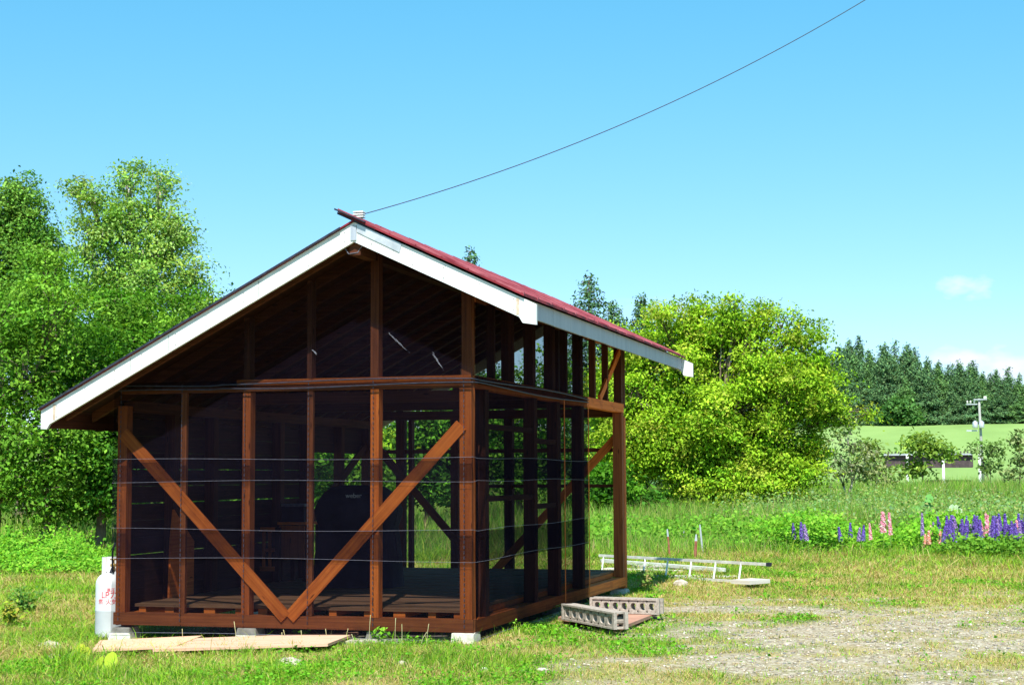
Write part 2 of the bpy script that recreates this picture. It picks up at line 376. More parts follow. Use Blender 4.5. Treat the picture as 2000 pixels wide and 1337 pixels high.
grav = ramp(t, vo.outputs['Color'], [(.15, (.17, .14, .10)), (.5, (.34, .30, .22)), (.85, (.53, .48, .39))])
grav = mixc(t, grav, (.30, .23, .13), ramp(t, n1, [(.45, (0, 0, 0)), (.7, (.8, .8, .8))]))
fld = ramp(t, n3, [(.3, (.17, .27, .075)), (.5, (.22, .34, .10)), (.7, (.27, .38, .13))])
c = mixc(t, green, dryc, sp.outputs[1]); c = mixc(t, c, grav, sp.outputs[0]); c = mixc(t, c, fld, sp.outputs[2])
t.links.new(c, b.inputs['Base Color']); bump(t, b, n2, .5, .02)
ground = kindof(np_mesh('ground', V, Fc, cols, M, smooth=True), 'structure')

# ---------------------------------------------------------------- grass
def blades(P, h, wd, lean, cols, name, mat, parent=None, seg=True):
    n = len(P); a = rng.random(n)*2*PI; ln = rng.normal(0, 1, (n, 2))*lean[:, None]*h[:, None]
    ca, sa = np.cos(a), np.sin(a); wv = np.stack([ca, sa, 0*a], 1)*wd[:, None]/2
    mid = P+np.stack([ln[:, 0]*.35, ln[:, 1]*.35, h*.55], 1); tip = P+np.stack([ln[:, 0], ln[:, 1], h*(1-.3*np.minimum(lean, 1))], 1)
    v = np.stack([P-wv, P+wv, mid+wv*.7, mid-wv*.7, tip], 1).reshape(-1, 3)
    b_ = np.arange(n)*5; q = np.stack([b_, b_+1, b_+2, b_+3], 1); tr = np.stack([b_+3, b_+2, b_+4], 1)
    cc = np.repeat(cols[:, None], 5, 1).reshape(-1, 3)
    return np_mesh(name, v, [q, tr], cc, mat, parent)
def wedge(n, d0, d1, power=1.0, half=24, bias=0):
    """points on the ground in a wedge ahead of the eye, denser nearer"""
    u = rng.random(n); d = d0*(d1/d0)**(u**power); a = math.radians(bias)+rng.uniform(-1, 1, n)*math.radians(half)
    ang = a-YAW
    return EYE[0]+d*np.sin(ang), EYE[1]+d*np.cos(ang), d
def pal(n, cols, jit=.12):
    cols = np.array(cols); k = rng.integers(0, len(cols), n); c = cols[k]*(1+rng.normal(0, jit, (n, 1))); return np.clip(c*(1+rng.normal(0, jit*.4, (n, 3))), .005, 1)
GREEN = [(.09, .25, .012), (.16, .37, .015), (.23, .45, .02), (.14, .28, .05), (.33, .44, .05), (.26, .38, .04)]
DRYC = [(.44, .37, .13), (.54, .45, .20), (.36, .36, .09), (.42, .28, .13), (.32, .38, .07)]
_sc = [atz(px, py, -.08) for px, py in ((1088, 1212), (1215, 1233), (1294, 1201), (1160, 1186))]
def slab_in(x, y):
    r = np.ones(np.shape(x), bool)
    for i in range(4):
        a = _sc[i]; b_ = _sc[(i+1) % 4]; r &= ((b_[0]-a[0])*(y-a[1])-(b_[1]-a[1])*(x-a[0])) > 0
    return r
hut_in = lambda x, y: (x > -.02) & (x < 3.45) & (y > .05) & (y < 6.3)
x, y, d = wedge(560000, 8.6, 30, .85)
g = gravel(x, y); dr = dry(x, y); r = rng.random(len(x))
keep = (r > g*.86) & ~(hut_in(x, y) & (r < .9)) & (rng.random(len(x)) > .25*dr) & ~slab_in(x, y)
x, y, d, g, dr = [q[keep] for q in (x, y, d, g, dr)]
n = len(x); isdry = rng.random(n) < np.clip(dr*1.05+.14+.3*g, 0, .85)
lushf = np.exp(-((y+1.7)/.9)**2)*(1-ss(x, 3.6, 5.2)); h = (.028+.035*rng.random(n)+.10*lushf*rng.random(n)*ss(fbm(x, y, 3.3, 61), .3, .6)+.05*ss(y, 5, 12)+.10*ss(y, 11, 15)+.05*ss(-x, -1.5, .5))*(1-.55*g)*(.6+.8*fbm(x, y, 2.5, 41))
h = np.where(isdry, h*.75, h)*(1+.9*(rng.random(n) < .03))
h = h*(.72+.75*ss(fbm(x, y, 5.5, 91), .35, .65))
cc = np.where(isdry[:, None], pal(n, DRYC), pal(n, GREEN)*(.75+.6*fbm(x, y, 1.2, 55))[:, None])
wd = (.0035+.0025*rng.random(n))*d/11
P = np.stack([x, y, gz(x, y)-.004], 1)
o = kindof(blades(P, h, wd, .35+.5*rng.random(n)+isdry*.5, cc, 'lawn_grass', GRASSM), 'stuff'); tag(o, 'short green and straw coloured turf growing around the hut and gravel', 'grass')
# tall rough grass beyond the lawn
x, y, d = wedge(330000, 27, 110, .9)
edge = 14.6+2.2*(fbm(x, y, .25, 7)-.5)*2
keep = (y > edge) & (rng.random(len(x)) < .35+.65*fbm(x, y, .5, 8)*1.4); x, y, d = x[keep], y[keep], d[keep]; n = len(x)
hgt = (.34+.40*ss(y, 16, 26)+.30*ss(y, 28, 55))*(.45+1.0*fbm(x, y, .7, 31))*(.6+.7*rng.random(n))
TALL = [(.10, .26, .03), (.16, .35, .03), (.24, .40, .06), (.12, .25, .05), (.34, .38, .10), (.18, .38, .03)]
cc = pal(n, TALL)*(.45+1.1*fbm(x, y, .45, 77))[:, None]
br = rng.random(n) < .10; cc[br] = pal(br.sum(), [(.46, .42, .18), (.42, .30, .16)])
P = np.stack([x, y, gz(x, y)-.01], 1)
o = kindof(blades(P, hgt, (.006+.005*rng.random(n))*d/20, .12+.25*rng.random(n), cc, 'tall_grass', GRASSM), 'stuff'); tag(o, 'waist high meadow grass between the lawn and the far field', 'grass')
# loose stones in the drive
x, y, d = wedge(60000, 8.8, 24, .9, 22); g = gravel(x, y); keep = rng.random(len(x)) < g*.5+.008; x, y, d = x[keep], y[keep], d[keep]
n = len(x); s = (.003+.009*rng.random(n)**2.5)*(.6+d/16); z = gz(x, y)
ico = np.array([(1, 0, 0), (-1, 0, 0), (0, 1, 0), (0, -1, 0), (0, 0, .7), (0, 0, -.7)], float)
fo = np.array([(0, 2, 4), (2, 1, 4), (1, 3, 4), (3, 0, 4), (2, 0, 5), (1, 2, 5), (3, 1, 5), (0, 3, 5)])
v = np.stack([x, y, z+s*.25], 1)[:, None]+ico[None]*s[:, None, None]*(1+rng.normal(0, .28, (n, 6, 1)))*np.array([1.2, 1, .8])
ff = (np.arange(n)[:, None, None]*6+fo[None]).reshape(-1, 3)
cc = np.repeat(pal(n, [(.35, .31, .25), (.45, .41, .33), (.27, .23, .18), (.60, .55, .46), (.22, .21, .20), (.42, .33, .22)])[:, None], 6, 1).reshape(-1, 3)
Mg, t, b = newmat('gravel_stone', .9, .2); at = t.nodes.new('ShaderNodeAttribute'); at.attribute_name = 'col'; t.links.new(at.outputs['Color'], b.inputs['Base Color'])
o = kindof(np_mesh('gravel_stones', v.reshape(-1, 3), ff, cc, Mg), 'stuff'); tag(o, 'loose grey and tan gravel on the worn drive', 'gravel')

# ---------------------------------------------------------------- foliage
def leaves_mesh(name, P, nrm, size, cols, mat, parent, aspect=.55, droop=0.0):
    n = len(P); nrm = nrm/np.linalg.norm(nrm, axis=1, keepdims=True)
    r_ = rng.normal(0, 1, (n, 3)); r_[:, 2] -= droop; t1 = r_-nrm*(r_*nrm).sum(1, keepdims=True); t1 /= np.linalg.norm(t1, axis=1, keepdims=True)+1e-9
    t2 = np.cross(nrm, t1); s = size[:, None]
    base = P-t1*s*.5; tip = P+t1*s*.5-nrm*s*.12; l = P+t2*s*aspect*.5+nrm*s*.08; rr = P-t2*s*aspect*.5+nrm*s*.08
    v = np.stack([base, l, tip, rr], 1).reshape(-1, 3); f = np.arange(n*4).reshape(n, 4)
    return np_mesh(name, v, f, np.repeat(cols[:, None], 4, 1).reshape(-1, 3), mat, parent)
def broad_tree(name, label, cat, base, lobes, nclump, per, leaf, cols, bark=None, group=None, clump_r=.3, trunk_r=.12, mat=None, fill=.35, droop=.4, stems=1, shell=.3, spikes=0):
    """lobes: (x,y,z,rx,ry,rz) ellipsoids that make up the crown"""
    root = thing(name, label, cat, tuple(base), group); bark = bark or BARK
    Lb = np.array(lobes, float)
    if spikes:
        ex = []
        for k in range(spikes):
            q = Lb[rng.integers(0, len(lobes))]; u = rng.normal(0, 1, 3); u[2] = abs(u[2])*.9+.1; u /= np.linalg.norm(u); p = q[:3]+u*q[3:]*1.03
            inside = ((((p-Lb[:, :3])/Lb[:, 3:])**2).sum(1) < .85).any(); r_ = max(.10, min(q[3:])*rng.uniform(.12, .24))
            if not inside: ex.append((p[0], p[1], p[2]+r_*.5, r_, r_, r_*rng.uniform(1.5, 3.2)))
        if ex: Lb = np.vstack([Lb, np.array(ex)])
    vol = (Lb[:, 3]*Lb[:, 4]*Lb[:, 5])**.72; pick = rng.choice(len(Lb), nclump, p=vol/vol.sum()); q = Lb[pick]
    u = rng.normal(0, 1, (nclump, 3)); u /= np.linalg.norm(u, axis=1, keepdims=True)
    rad = np.where(rng.random(nclump) < fill, rng.random(nclump)**.5*.8, 1-shell*rng.random(nclump)**1.5+.10*rng.normal(0, 1, nclump)*(rng.random(nclump) < .5))
    cen = q[:, :3]+u*rad[:, None]*q[:, 3:]
    cen[:, 2] = np.maximum(cen[:, 2], base[2]+.25)
    tone = (.55+.75*rng.random(nclump)); pc = pal(nclump, cols, .05)*tone[:, None]
    cr = clump_r*(.6+.8*rng.random(nclump))
    npc = np.maximum(3, (per*(cr/clump_r)**1.6*(.7+.6*rng.random(nclump)))).astype(int); idx = np.repeat(np.arange(nclump), npc); n = len(idx)
    off = rng.normal(0, .55, (n, 3))*cr[idx][:, None]*np.array([1.15, 1.15, .5]); off[:, 2] += .18*cr[idx]*(1-(off[:, 0]**2+off[:, 1]**2)/cr[idx]**2); P = cen[idx]+off
    nr = u[idx]*.5+rng.normal(0, .75, (n, 3)); nr[:, 2] += 1.0; nr[:, 1] -= .1
    cc = np.clip(pc[idx]*(1+rng.normal(0, .13, (n, 1))), .004, 1)
    leaves_mesh('crown', P, nr, leaf*(.6+.8*rng.random(n)), cc, mat or LEAF, root, .55, droop)
    tb = MB(); c0 = np.average(Lb[:, :3], axis=0, weights=vol); top = Lb[np.argmax(Lb[:len(lobes), 2]+Lb[:len(lobes), 5]*.4)]
    nl = len(lobes)
    for s_ in range(stems):
        b0 = Vector(base)+Vector((random.uniform(-.4, .4), random.uniform(-.3, .3), 0))*(stems > 1)
        fork = b0.lerp(Vector(c0), .35); tp = Vector((top[0], top[1], top[2]-top[5]*.1)) if s_ == 0 else Vector(Lb[s_ % len(Lb)][:3])
        tb.tube([b0-Vector((0, 0, .1)), b0.lerp(fork, .5)+Vector((.04, .02, 0)), fork, fork.lerp(tp, .5)+Vector((random.uniform(-.15, .15), 0, 0)), tp], [trunk_r, trunk_r*.85, trunk_r*.7, trunk_r*.4, trunk_r*.12], 7)
        for k, l_ in enumerate(Lb[:nl]):
            if k % stems != s_ % stems and stems > 1: continue
            e = Vector(l_[:3]); st_ = fork.lerp(tp, random.uniform(.0, .5)); tb.tube([st_, st_.lerp(e, .5)+Vector((0, 0, .1)), e], [trunk_r*.4, trunk_r*.28, trunk_r*.12], 5)
            own = np.where(pick == k)[0]
            for j in own[:14]: 
                e2 = Vector(cen[j]); tb.tube([e.lerp(st_, .3*random.random()), e.lerp(e2, .55)+Vector((0, 0, .05)), e2], [trunk_r*.15, trunk_r*.09, trunk_r*.04], 4)
    tb.build('trunk', bark, root, smooth=True)
    return root
def lob(px, py, y, rpx, rpy, ry=None):
    """a crown lobe seen centred at a pixel, at depth y, with radii given as seen"""
    p = aty(px, py, y); dist = np.dot(p-EYE, fw); k = dist/F
    return (p[0], p[1], p[2], rpx*k, (ry if ry else rpx*k), rpy*k)
def gp(px, y):
    p = aty(px, 940, y); return (p[0], y, float(gz(p[0], y)))

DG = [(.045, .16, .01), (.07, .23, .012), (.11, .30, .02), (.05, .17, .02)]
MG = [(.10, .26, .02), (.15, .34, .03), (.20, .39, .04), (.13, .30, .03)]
PG = [(.22, .42, .07), (.29, .50, .10), (.36, .52, .15), (.22, .43, .06), (.33, .46, .08)]
YG = [(.31, .53, .03), (.35, .56, .035), (.27, .50, .025), (.39, .57, .04), (.22, .44, .025), (.33, .54, .03), (.42, .50, .06)]
# left: tall pale tree with two tips and an arching side branch
broad_tree('poplar_tree', 'tall pale green tree with two pointed tips, left of the hut roof', 'tree', gp(285, 21),
    [lob(250, 350, 21, 26, 42, .6), lob(262, 420, 21, 38, 50, .8), lob(150, 378, 20.4, 16, 9, .3), lob(314, 375, 21.3, 17, 55, .5), lob(325, 440, 21.2, 28, 50, .6), lob(280, 470, 21, 82, 62), lob(345, 470, 21, 42, 50), lob(205, 440, 20.5, 50, 52), lob(180, 392, 20.5, 30, 16, .4), lob(168, 480, 20.5, 24, 44, .5),
     lob(290, 560, 21, 110, 70), lob(375, 555, 21, 40, 62), lob(200, 560, 21, 70, 70), lob(408, 590, 21, 28, 26), lob(280, 680, 21, 140, 80)],
    1250, 38, .085, PG, PBARK, None, .26, .13, fill=.3, shell=.4, spikes=80)
broad_tree('conical_tree', 'dark green conical tree at the left edge of the photo', 'tree', gp(40, 25),
    [lob(40, 390, 25, 28, 50, .6), lob(10, 420, 25, 30, 55, .8), lob(62, 440, 25, 40, 60), lob(75, 520, 25, 48, 60), lob(20, 500, 25, 75, 80), lob(50, 620, 25, 100, 100), lob(95, 500, 25, 32, 50), lob(-60, 480, 25, 60, 120)],
    1300, 38, .10, [(.11, .27, .04), (.16, .35, .05), (.22, .40, .07)], None, None, .30, .14, spikes=40)
lt = [('leafy_tree', 'bright green maple with heavy low crown at the left edge of the photo', -20, 15, [(0, 620, 90, 60), (-40, 760, 110, 110), (60, 740, 90, 100), (20, 880, 110, 90), (90, 850, 80, 100), (-60, 960, 90, 60), (50, 970, 120, 60), (110, 620, 70, 60)], 1000, MG),
      ('leafy_tree', 'dark green maple whose crown meets the left eave of the hut', 190, 16.5, [(160, 700, 80, 70), (225, 770, 80, 90), (170, 850, 90, 100), (235, 900, 70, 90), (300, 800, 90, 120), (150, 955, 90, 55), (250, 960, 80, 55)], 1100, DG+MG[:1]),
      ('leafy_tree', 'mid green tree rising behind the left roof slope', 330, 18.5, [(330, 640, 85, 55), (410, 640, 60, 50), (260, 660, 80, 70), (380, 740, 120, 100), (330, 850, 120, 100), (240, 610, 60, 50)], 900, MG+DG[1:3]),
      ('leafy_tree', 'fresh green sapling crown between the conical tree and the pale tree', 90, 19, [(95, 545, 45, 45), (60, 600, 60, 50), (120, 610, 60, 60), (90, 700, 90, 80)], 380, MG)]
for (nm, lb_, px, y_, lo, nc, pl) in lt:
    broad_tree(nm, lb_, 'tree', gp(px, y_), [lob(a, b_, y_, c_, d_) for a, b_, c_, d_ in lo], int(nc*.45), 60, .095, pl, None, None, .36, .13, spikes=34, fill=.22)
# behind the hut, seen through the netting
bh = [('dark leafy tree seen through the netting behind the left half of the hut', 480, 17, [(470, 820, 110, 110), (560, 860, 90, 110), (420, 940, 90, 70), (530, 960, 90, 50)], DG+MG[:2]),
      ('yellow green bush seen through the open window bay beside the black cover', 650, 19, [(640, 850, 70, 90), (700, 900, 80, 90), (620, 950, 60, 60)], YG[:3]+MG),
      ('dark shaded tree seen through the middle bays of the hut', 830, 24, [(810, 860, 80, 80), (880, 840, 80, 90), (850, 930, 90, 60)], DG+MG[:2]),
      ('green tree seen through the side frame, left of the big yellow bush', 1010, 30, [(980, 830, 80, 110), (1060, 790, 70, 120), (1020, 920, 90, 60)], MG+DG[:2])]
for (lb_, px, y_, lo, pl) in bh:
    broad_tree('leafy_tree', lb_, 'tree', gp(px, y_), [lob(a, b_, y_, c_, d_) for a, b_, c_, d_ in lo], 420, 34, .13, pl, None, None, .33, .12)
# the big yellow green bush right of the hut
bl = []
def blob(px, py, r_, n_, y_=36):
    for k in range(n_):
        a_ = random.random()*6.28; q_ = r_*random.random()**.5; w_ = random.uniform(.34, .62)*r_
        bl.append(lob(px+math.cos(a_)*q_, py+math.sin(a_)*q_, y_+random.uniform(-1.3, 1.0)*r_/90, w_*.8, w_*random.uniform(.8, 1.25), w_*.014))
for a in ((1395, 670, 80, 9), (1300, 700, 85, 9), (1500, 695, 75, 8), (1235, 760, 80, 9), (1390, 790, 110, 12), (1520, 790, 80, 8), (1250, 870, 90, 9), (1420, 890, 110, 12), (1535, 880, 60, 6), (1175, 860, 50, 5), (1310, 935, 75, 7), (1480, 945, 60, 5),
          (1570, 660, 34, 5), (1595, 740, 42, 5), (1640, 795, 34, 5), (1680, 805, 22, 3), (1610, 850, 36, 4), (1395, 612, 26, 5), (1350, 615, 28, 4), (1470, 630, 28, 4), (1270, 640, 34, 4), (1215, 665, 32, 4), (1530, 640, 22, 3), (1160, 790, 36, 4), (1575, 930, 30, 3), (1535, 745, 70, 9), (1590, 800, 45, 6), (1560, 880, 50, 6), (1245, 700, 50, 7), (1330, 650, 45, 6), (1450, 670, 50, 6), (1350, 860, 90, 9), (1480, 820, 80, 8), (1200, 760, 45, 6), (1400, 625, 42, 7), (1345, 635, 36, 5), (1470, 640, 42, 6), (1545, 650, 34, 5)): blob(*a)
broad_tree('large_bush', 'huge yellow green bush with upright shoots, right of the hut', 'bush', gp(1390, 36), bl, 4300, 40, .108, YG, None, None, .30, .10, fill=.25, stems=7, droop=1.1, shell=.4, spikes=170)
broad_tree('shrub', 'low dark green shrub at the foot of the big yellow bush', 'shrub', gp(1200, 33), [lob(1190, 950, 33, 60, 40, 1.2), lob(1260, 985, 33, 60, 26, 1), lob(1150, 985, 33, 40, 24, 1)], 160, 30, .16, DG, None, None, .3, .05)
broad_tree('shrub', 'pale leafy thin shrub standing right of the big yellow bush', 'shrub', gp(1655, 44), [lob(1655, 850, 44, 30, 60, .7), lob(1640, 900, 44, 40, 40, .8), lob(1680, 900, 44, 30, 45, .7)], 90, 14, .16, [(.26, .34, .14), (.32, .36, .2), (.2, .3, .1)], PBARK, None, .28, .05, stems=3)
broad_tree('shrub', 'round green shrub in front of the dark shed roof', 'shrub', gp(1800, 75), [lob(1795, 866, 75, 30, 18, 1.0), lob(1822, 880, 75, 24, 12, .8), lob(1848, 888, 75, 12, 9, .5), lob(1790, 915, 75, 20, 18, .6)], 80, 20, .26, [(.20, .34, .05), (.26, .40, .06), (.16, .30, .05)], None, None, .5, .07)
broad_tree('shrub', 'green shrub between the yellow bush and the first white shed post', 'shrub', gp(1715, 60), [lob(1700, 900, 60, 26, 34, 1.0), lob(1725, 930, 60, 40, 16, 1.1), lob(1695, 880, 60, 16, 22, .7)], 90, 16, .2, [(.18, .30, .06), (.24, .36, .08), (.30, .34, .14)], None, None, .4, .05)
broad_tree('shrub', 'sparse green shrub growing beside the utility pole', 'shrub', gp(1935, 80), [lob(1940, 876, 80, 22, 16, .8), lob(1935, 910, 80, 16, 24, .7), lob(1908, 872, 80, 12, 14, .6)], 45, 13, .24, [(.16, .28, .07), (.20, .33, .09)], None, None, .42, .05)
broad_tree('shrub', 'thin shrub with bare twigs at the right edge of the photo', 'shrub', gp(1990, 60), [lob(1990, 860, 60, 12, 22, .5), lob(1998, 900, 60, 16, 30, .6), lob(1978, 925, 60, 14, 14, .5)], 50, 12, .2, [(.16, .26, .08), (.24, .30, .12)], BARK, None, .3, .04)
# ---- conifers
def conifer(name, label, loc, h, rad, whorls, per, cols, needle, group=None, irregular=.25, start=.08, point=1.0):
    ph = random.random()*6; root = thing(name, label, 'tree', loc, group); L0 = np.array(loc, float)
    tb = MB(); tb.tube([Vector(loc)-Vector((0, 0, .3)), Vector(loc)+Vector((0, 0, h*.5)), Vector(loc)+Vector((0, 0, h*.98))], [h*.014+.05, h*.009+.03, .02], 6)
    Ps, Ns, S, Cc = [], [], [], []
    for i in range(whorls):
        tt = start+(1-start)*(i+random.random()*.6)/whorls; z = tt*h; R = rad*((1-tt)**point)*(1+random.uniform(-irregular, irregular)*.6+irregular*.5*math.sin(tt*17+ph))+.12
        nb = max(3, int(6+R*1.2))
        for k in range(nb):
            an = 2*PI*k/nb+random.random()*1.1; Rk = R*random.uniform(.65, 1.15); dz = random.uniform(-.12, .10)*Rk
            if k % 3 == 0: tb.tube([L0+(0, 0, z), L0+(math.cos(an)*Rk*.7, math.sin(an)*Rk*.7, z+dz)], [.035, .012], 3, False)
            m_ = max(3, int(per*Rk/rad)+2); s_ = rng.random(m_)**.7; p = np.stack([np.cos(an)*Rk*s_, np.sin(an)*Rk*s_, z+dz*s_+rng.normal(0, .10*needle*6, m_)], 1)+rng.normal(0, needle*.55, (m_, 3))*np.array([1, 1, .4])
            Ps.append(L0+p); nn_ = np.stack([np.cos(an)*.5+rng.normal(0, .5, m_), np.sin(an)*.5+rng.normal(0, .5, m_), .7+rng.normal(0, .4, m_)], 1); Ns.append(nn_)
            S.append(needle*(.7+.7*rng.random(m_))); Cc.append(pal(m_, cols, .15)*random.uniform(.7, 1.2))
    leaves_mesh('crown', np.concatenate(Ps), np.concatenate(Ns), np.concatenate(S), np.clip(np.concatenate(Cc), .004, 1), NEEDLE, root, .45, .3)
    tb.build('trunk', BARK, root); return root
CF = [(.06, .145, .055), (.08, .18, .06), (.11, .22, .07), (.05, .13, .06)]
for (px, top, y_, rr, lb_, ir) in ((1150, 538, 62, 2.0, 'blue green larch rising behind the right roof slope', .45), (1253, 577, 66, 1.3, 'dark pointed spruce tip between the larch and the big yellow bush', .2), (918, 487, 60, 1.4, 'larch top peeking over the middle of the right roof slope', .5), (1195, 590, 64, 1.5, 'shorter larch close to the end of the red roof', .4)):
    p = aty(px, top, y_); g0 = gp(px, y_)
    conifer('larch_tree', lb_, (p[0], y_, g0[2]), p[2]-g0[2], rr*2.0, 60, 46, [(.09, .20, .07), (.12, .25, .09), (.07, .16, .08)] if ir > .3 else CF, .19, irregular=ir, point=.7)
protos = []
fg = 'conifers of the forest on the hill'; fl = 'dark green conifer in the dense forest on the hill'
for k in range(5): protos.append(conifer('conifer_tree', fl, (0, 0, 0), 17, 5.0+.5*k, 30, 60, [(.09, .19, .08), (.12, .23, .09), (.15, .27, .10), (.07, .16, .075)] if k != 3 else [(.12, .26, .08), (.16, .30, .09)], .50, fg, .55, .03, .75+.12*k))
def forest_top(px): return np.interp(px, [1560, 1640, 1690, 1740, 1800, 1850, 1900, 1950, 2000, 2060], [688, 670, 666, 672, 690, 702, 710, 722, 734, 744])
cnt = 0
for row, (y_, step, dt) in enumerate(((334, 15, 52), (341, 17, 26), (350, 19, 8), (360, 22, 0))):
    px = 1575+row*6
    while px < 2060:
        q = px+random.uniform(-5, 5); p = aty(q, forest_top(q)+2+dt*random.uniform(.6, 1.2)+random.uniform(-13, 18), y_+random.uniform(-3, 3)); z0 = float(gz(p[0], p[1]))-.3
        hh = max(6, p[2]-z0); src = protos[cnt % 5]; s_ = hh/17
        if cnt < 5: o = src; o.location = (p[0], p[1], z0); o.scale = (max(s_, .8)*1.1,)*2+(s_,); o.rotation_euler = (0, 0, random.random()*6)
        else: o = copy_tree(src, (p[0], p[1], z0), random.random()*6, (max(.8, s_*random.uniform(.8, 1.35)),)*2+(s_,))
        cnt += 1; px += step
broad_tree('leafy_tree', 'brighter round broadleaf tree at the foot of the dark conifer forest', 'tree', (lambda p: (p[0], 326, float(gz(p[0], 326))))(aty(1755, 830, 326)), [lob(1755, 800, 326, 26, 22, 2.5), lob(1738, 812, 326, 18, 16, 2), lob(1775, 812, 326, 18, 16, 2)], 150, 22, .8, [(.08, .20, .05), (.11, .25, .06)], None, None, 1.4, .2)
for px, lb_ in ((1540, 'brighter broadleaf tree beside the yellow bush in front of the forest'),):
    pass

# ---- leafy weeds
def weed_patch(name, label, pts, h, leaf, per, cols, clump=.2):
    P, Nn, S, Cc = [], [], [], []
    for (x_, y_, hs) in pts:
        z = float(gz(x_, y_)); m_ = int(per*(.6+.8*random.random())); u = rng.random(m_)
        P.append(np.stack([x_+rng.normal(0, clump, m_), y_+rng.normal(0, clump, m_), z+h*hs*(.1+.9*u**.7)*(.8+.4*rng.random(m_))], 1))
        nn_ = rng.normal(0, .5, (m_, 3)); nn_[:, 2] += .9; nn_[:, 1] -= .35; Nn.append(nn_); S.append(leaf*(.5+.8*rng.random(m_))); Cc.append(pal(m_, cols, .14)*random.uniform(.8, 1.15))
    o = leaves_mesh(name, np.concatenate(P), np.concatenate(Nn), np.concatenate(S), np.clip(np.concatenate(Cc), .004, 1), LEAF, None, .7)
    return kindof(tag(o, label, 'weeds'), 'stuff')
WG = [(.14, .38, .02), (.20, .46, .03), (.10, .30, .02), (.26, .50, .05)]
pts = []
for px in range(1495, 2080, 7):
    for k in range(3):
        y_ = random.uniform(15.5, 20); p = gp(px, y_); pts.append((p[0], y_, .55+.35*math.sin(px*.021)+random.uniform(-.1, .25)))
weed_patch('leafy_weeds', 'bright leafy weeds around the lupins beyond the lawn', pts, .62, .075, 230, WG, .26)
pts = []
for px in range(1130, 1500, 9):
    for k in range(2):
        y_ = random.uniform(17, 24); p = gp(px, y_); pts.append((p[0], y_, random.uniform(.5, 1.1)))
weed_patch('leafy_weeds', 'shaded green weeds beneath the big yellow bush', pts, .55, .09, 120, MG, .3)
pts = []
for px in range(-60, 245, 8):
    for k in range(2):
        y_ = random.uniform(9.5, 14.5); p = gp(px, y_); pts.append((p[0], y_, random.uniform(.15, .55)+.75*max(0, math.sin(px*.055+1.2))*(px < 150)))
weed_patch('leafy_weeds', 'bright leafy weeds at the foot of the trees left of the hut', pts, .52, .07, 190, WG, .25)

pts = []
for px in range(1470, 2080, 10):
    for k in range(5):
        y_ = random.uniform(21, 48); p = gp(px, y_); pts.append((p[0]+random.uniform(-.5, .5), y_, random.uniform(.35, 1.1)))
weed_patch('meadow_weeds', 'mixed olive and grey green weeds in the meadow behind the lupins', pts, .85, .08, 170, [(.16, .32, .06), (.22, .36, .08), (.12, .26, .06), (.32, .38, .12), (.20, .34, .14)], .45)
pts = []
for px in range(1875, 2080, 6):
    for k in range(2):
        y_ = random.uniform(14.2, 15.4); p = gp(px, y_); pts.append((p[0], y_, random.uniform(.4, .9)))
weed_patch('leafy_weeds', 'darker green weed clump at the foot of the crowded lupin row', pts, .5, .07, 130, MG, .2)
# clover and small leaves in the turf
x, y, d = wedge(150000, 8.8, 24, .9); dr = dry(x, y); g = gravel(x, y)
keep = (rng.random(len(x)) < np.clip(1.15-1.5*dr-g, .02, 1)*ss(fbm(x, y, 1.7, 101), .38, .6)) & ~hut_in(x, y) & ~slab_in(x, y); x, y, d = x[keep], y[keep], d[keep]; n = len(x)
P = np.stack([x, y, gz(x, y)+.015+.05*rng.random(n)*(.5+fbm(x, y, 4, 33))], 1); nn_ = rng.normal(0, .45, (n, 3)); nn_[:, 2] += 1
o = leaves_mesh('clover_cover', P, nn_, (.014+.014*rng.random(n))*(.6+d/18), pal(n, [(.09, .30, .015), (.13, .38, .02), (.19, .44, .03)]), LEAF, None, .8); kindof(tag(o, 'lush clover and small leaves growing through the turf', 'clover'), 'stuff')
# ---------------------------------------------------------------- the hut
W, D, HP = 3.4317, 6.2473, 2.1
XR, ZR, OF = 2.5138, 3.3501, .45
ML, MR = .5193, .4708
XL, XE, YR = -.5279, 4.1449, 7.1881
BH = .1711
hut = thing('wooden_hut', 'open framed brown wooden hut with red gable roof and dark netting, standing on concrete footings', 'hut', (1.7, 3.1, 0))
def pb(name, mat=WOOD, parent=hut, **k): return lambda mb: mb.build(name, mat, parent, **k)
def zroof(x): return ZR-ML*(XR-x) if x < XR else ZR-MR*(x-XR)       # underside line of the bargeboards
# sills
MB().box(-.02, W+.012, 0, .105, -.01, .10).build('sill_beam', MWOOD, hut)
MB().box(W-.105, W, .107, D-.002, -.02, .09).build('sill_beam', WOOD, hut)
MB().box(0, .105, .107, D-.002, -.03, .09).build('sill_beam', WOOD, hut)
MB().box(0, W, D, D+.105, -.05, .07).build('sill_beam', WOOD, hut)
# plates (two stacked timbers at the front)
MB().box(.02, W-.001, .004, .105, HP, HP+.045).build('plate_beam', MWOOD, hut)
MB().box(1.2, W-.003, .001, .105, HP+.052, HP+.105).build('plate_beam', WOOD, hut)
MB().box(W-.105, W, .107, D, HP, HP+.11).build('plate_beam', WOOD, hut)
MB().box(0, .105, .107, D, 1.94, 2.04).build('plate_beam', IWOOD, hut)
MB().box(.107, W-.107, D, D+.105, HP-.05, HP+.06).build('plate_beam', IWOOD, hut)
# front posts and studs
for (x0, x1, nm, dpt) in ((0, .095, 'post', .10), (.645, .70, 'stud', .04), (1.262, 1.34, 'post', .10), (1.893, 1.948, 'stud', .04), (2.497, 2.575, 'post', .10), (W-.108, W, 'post', .108)):
    MB().box(x0, x1, .002, dpt, .102, HP-.002 if x0 > 0 else 1.99).build(nm, WOOD if x0 > 2.4 else (MWOOD if nm == 'stud' else RWOOD), hut)
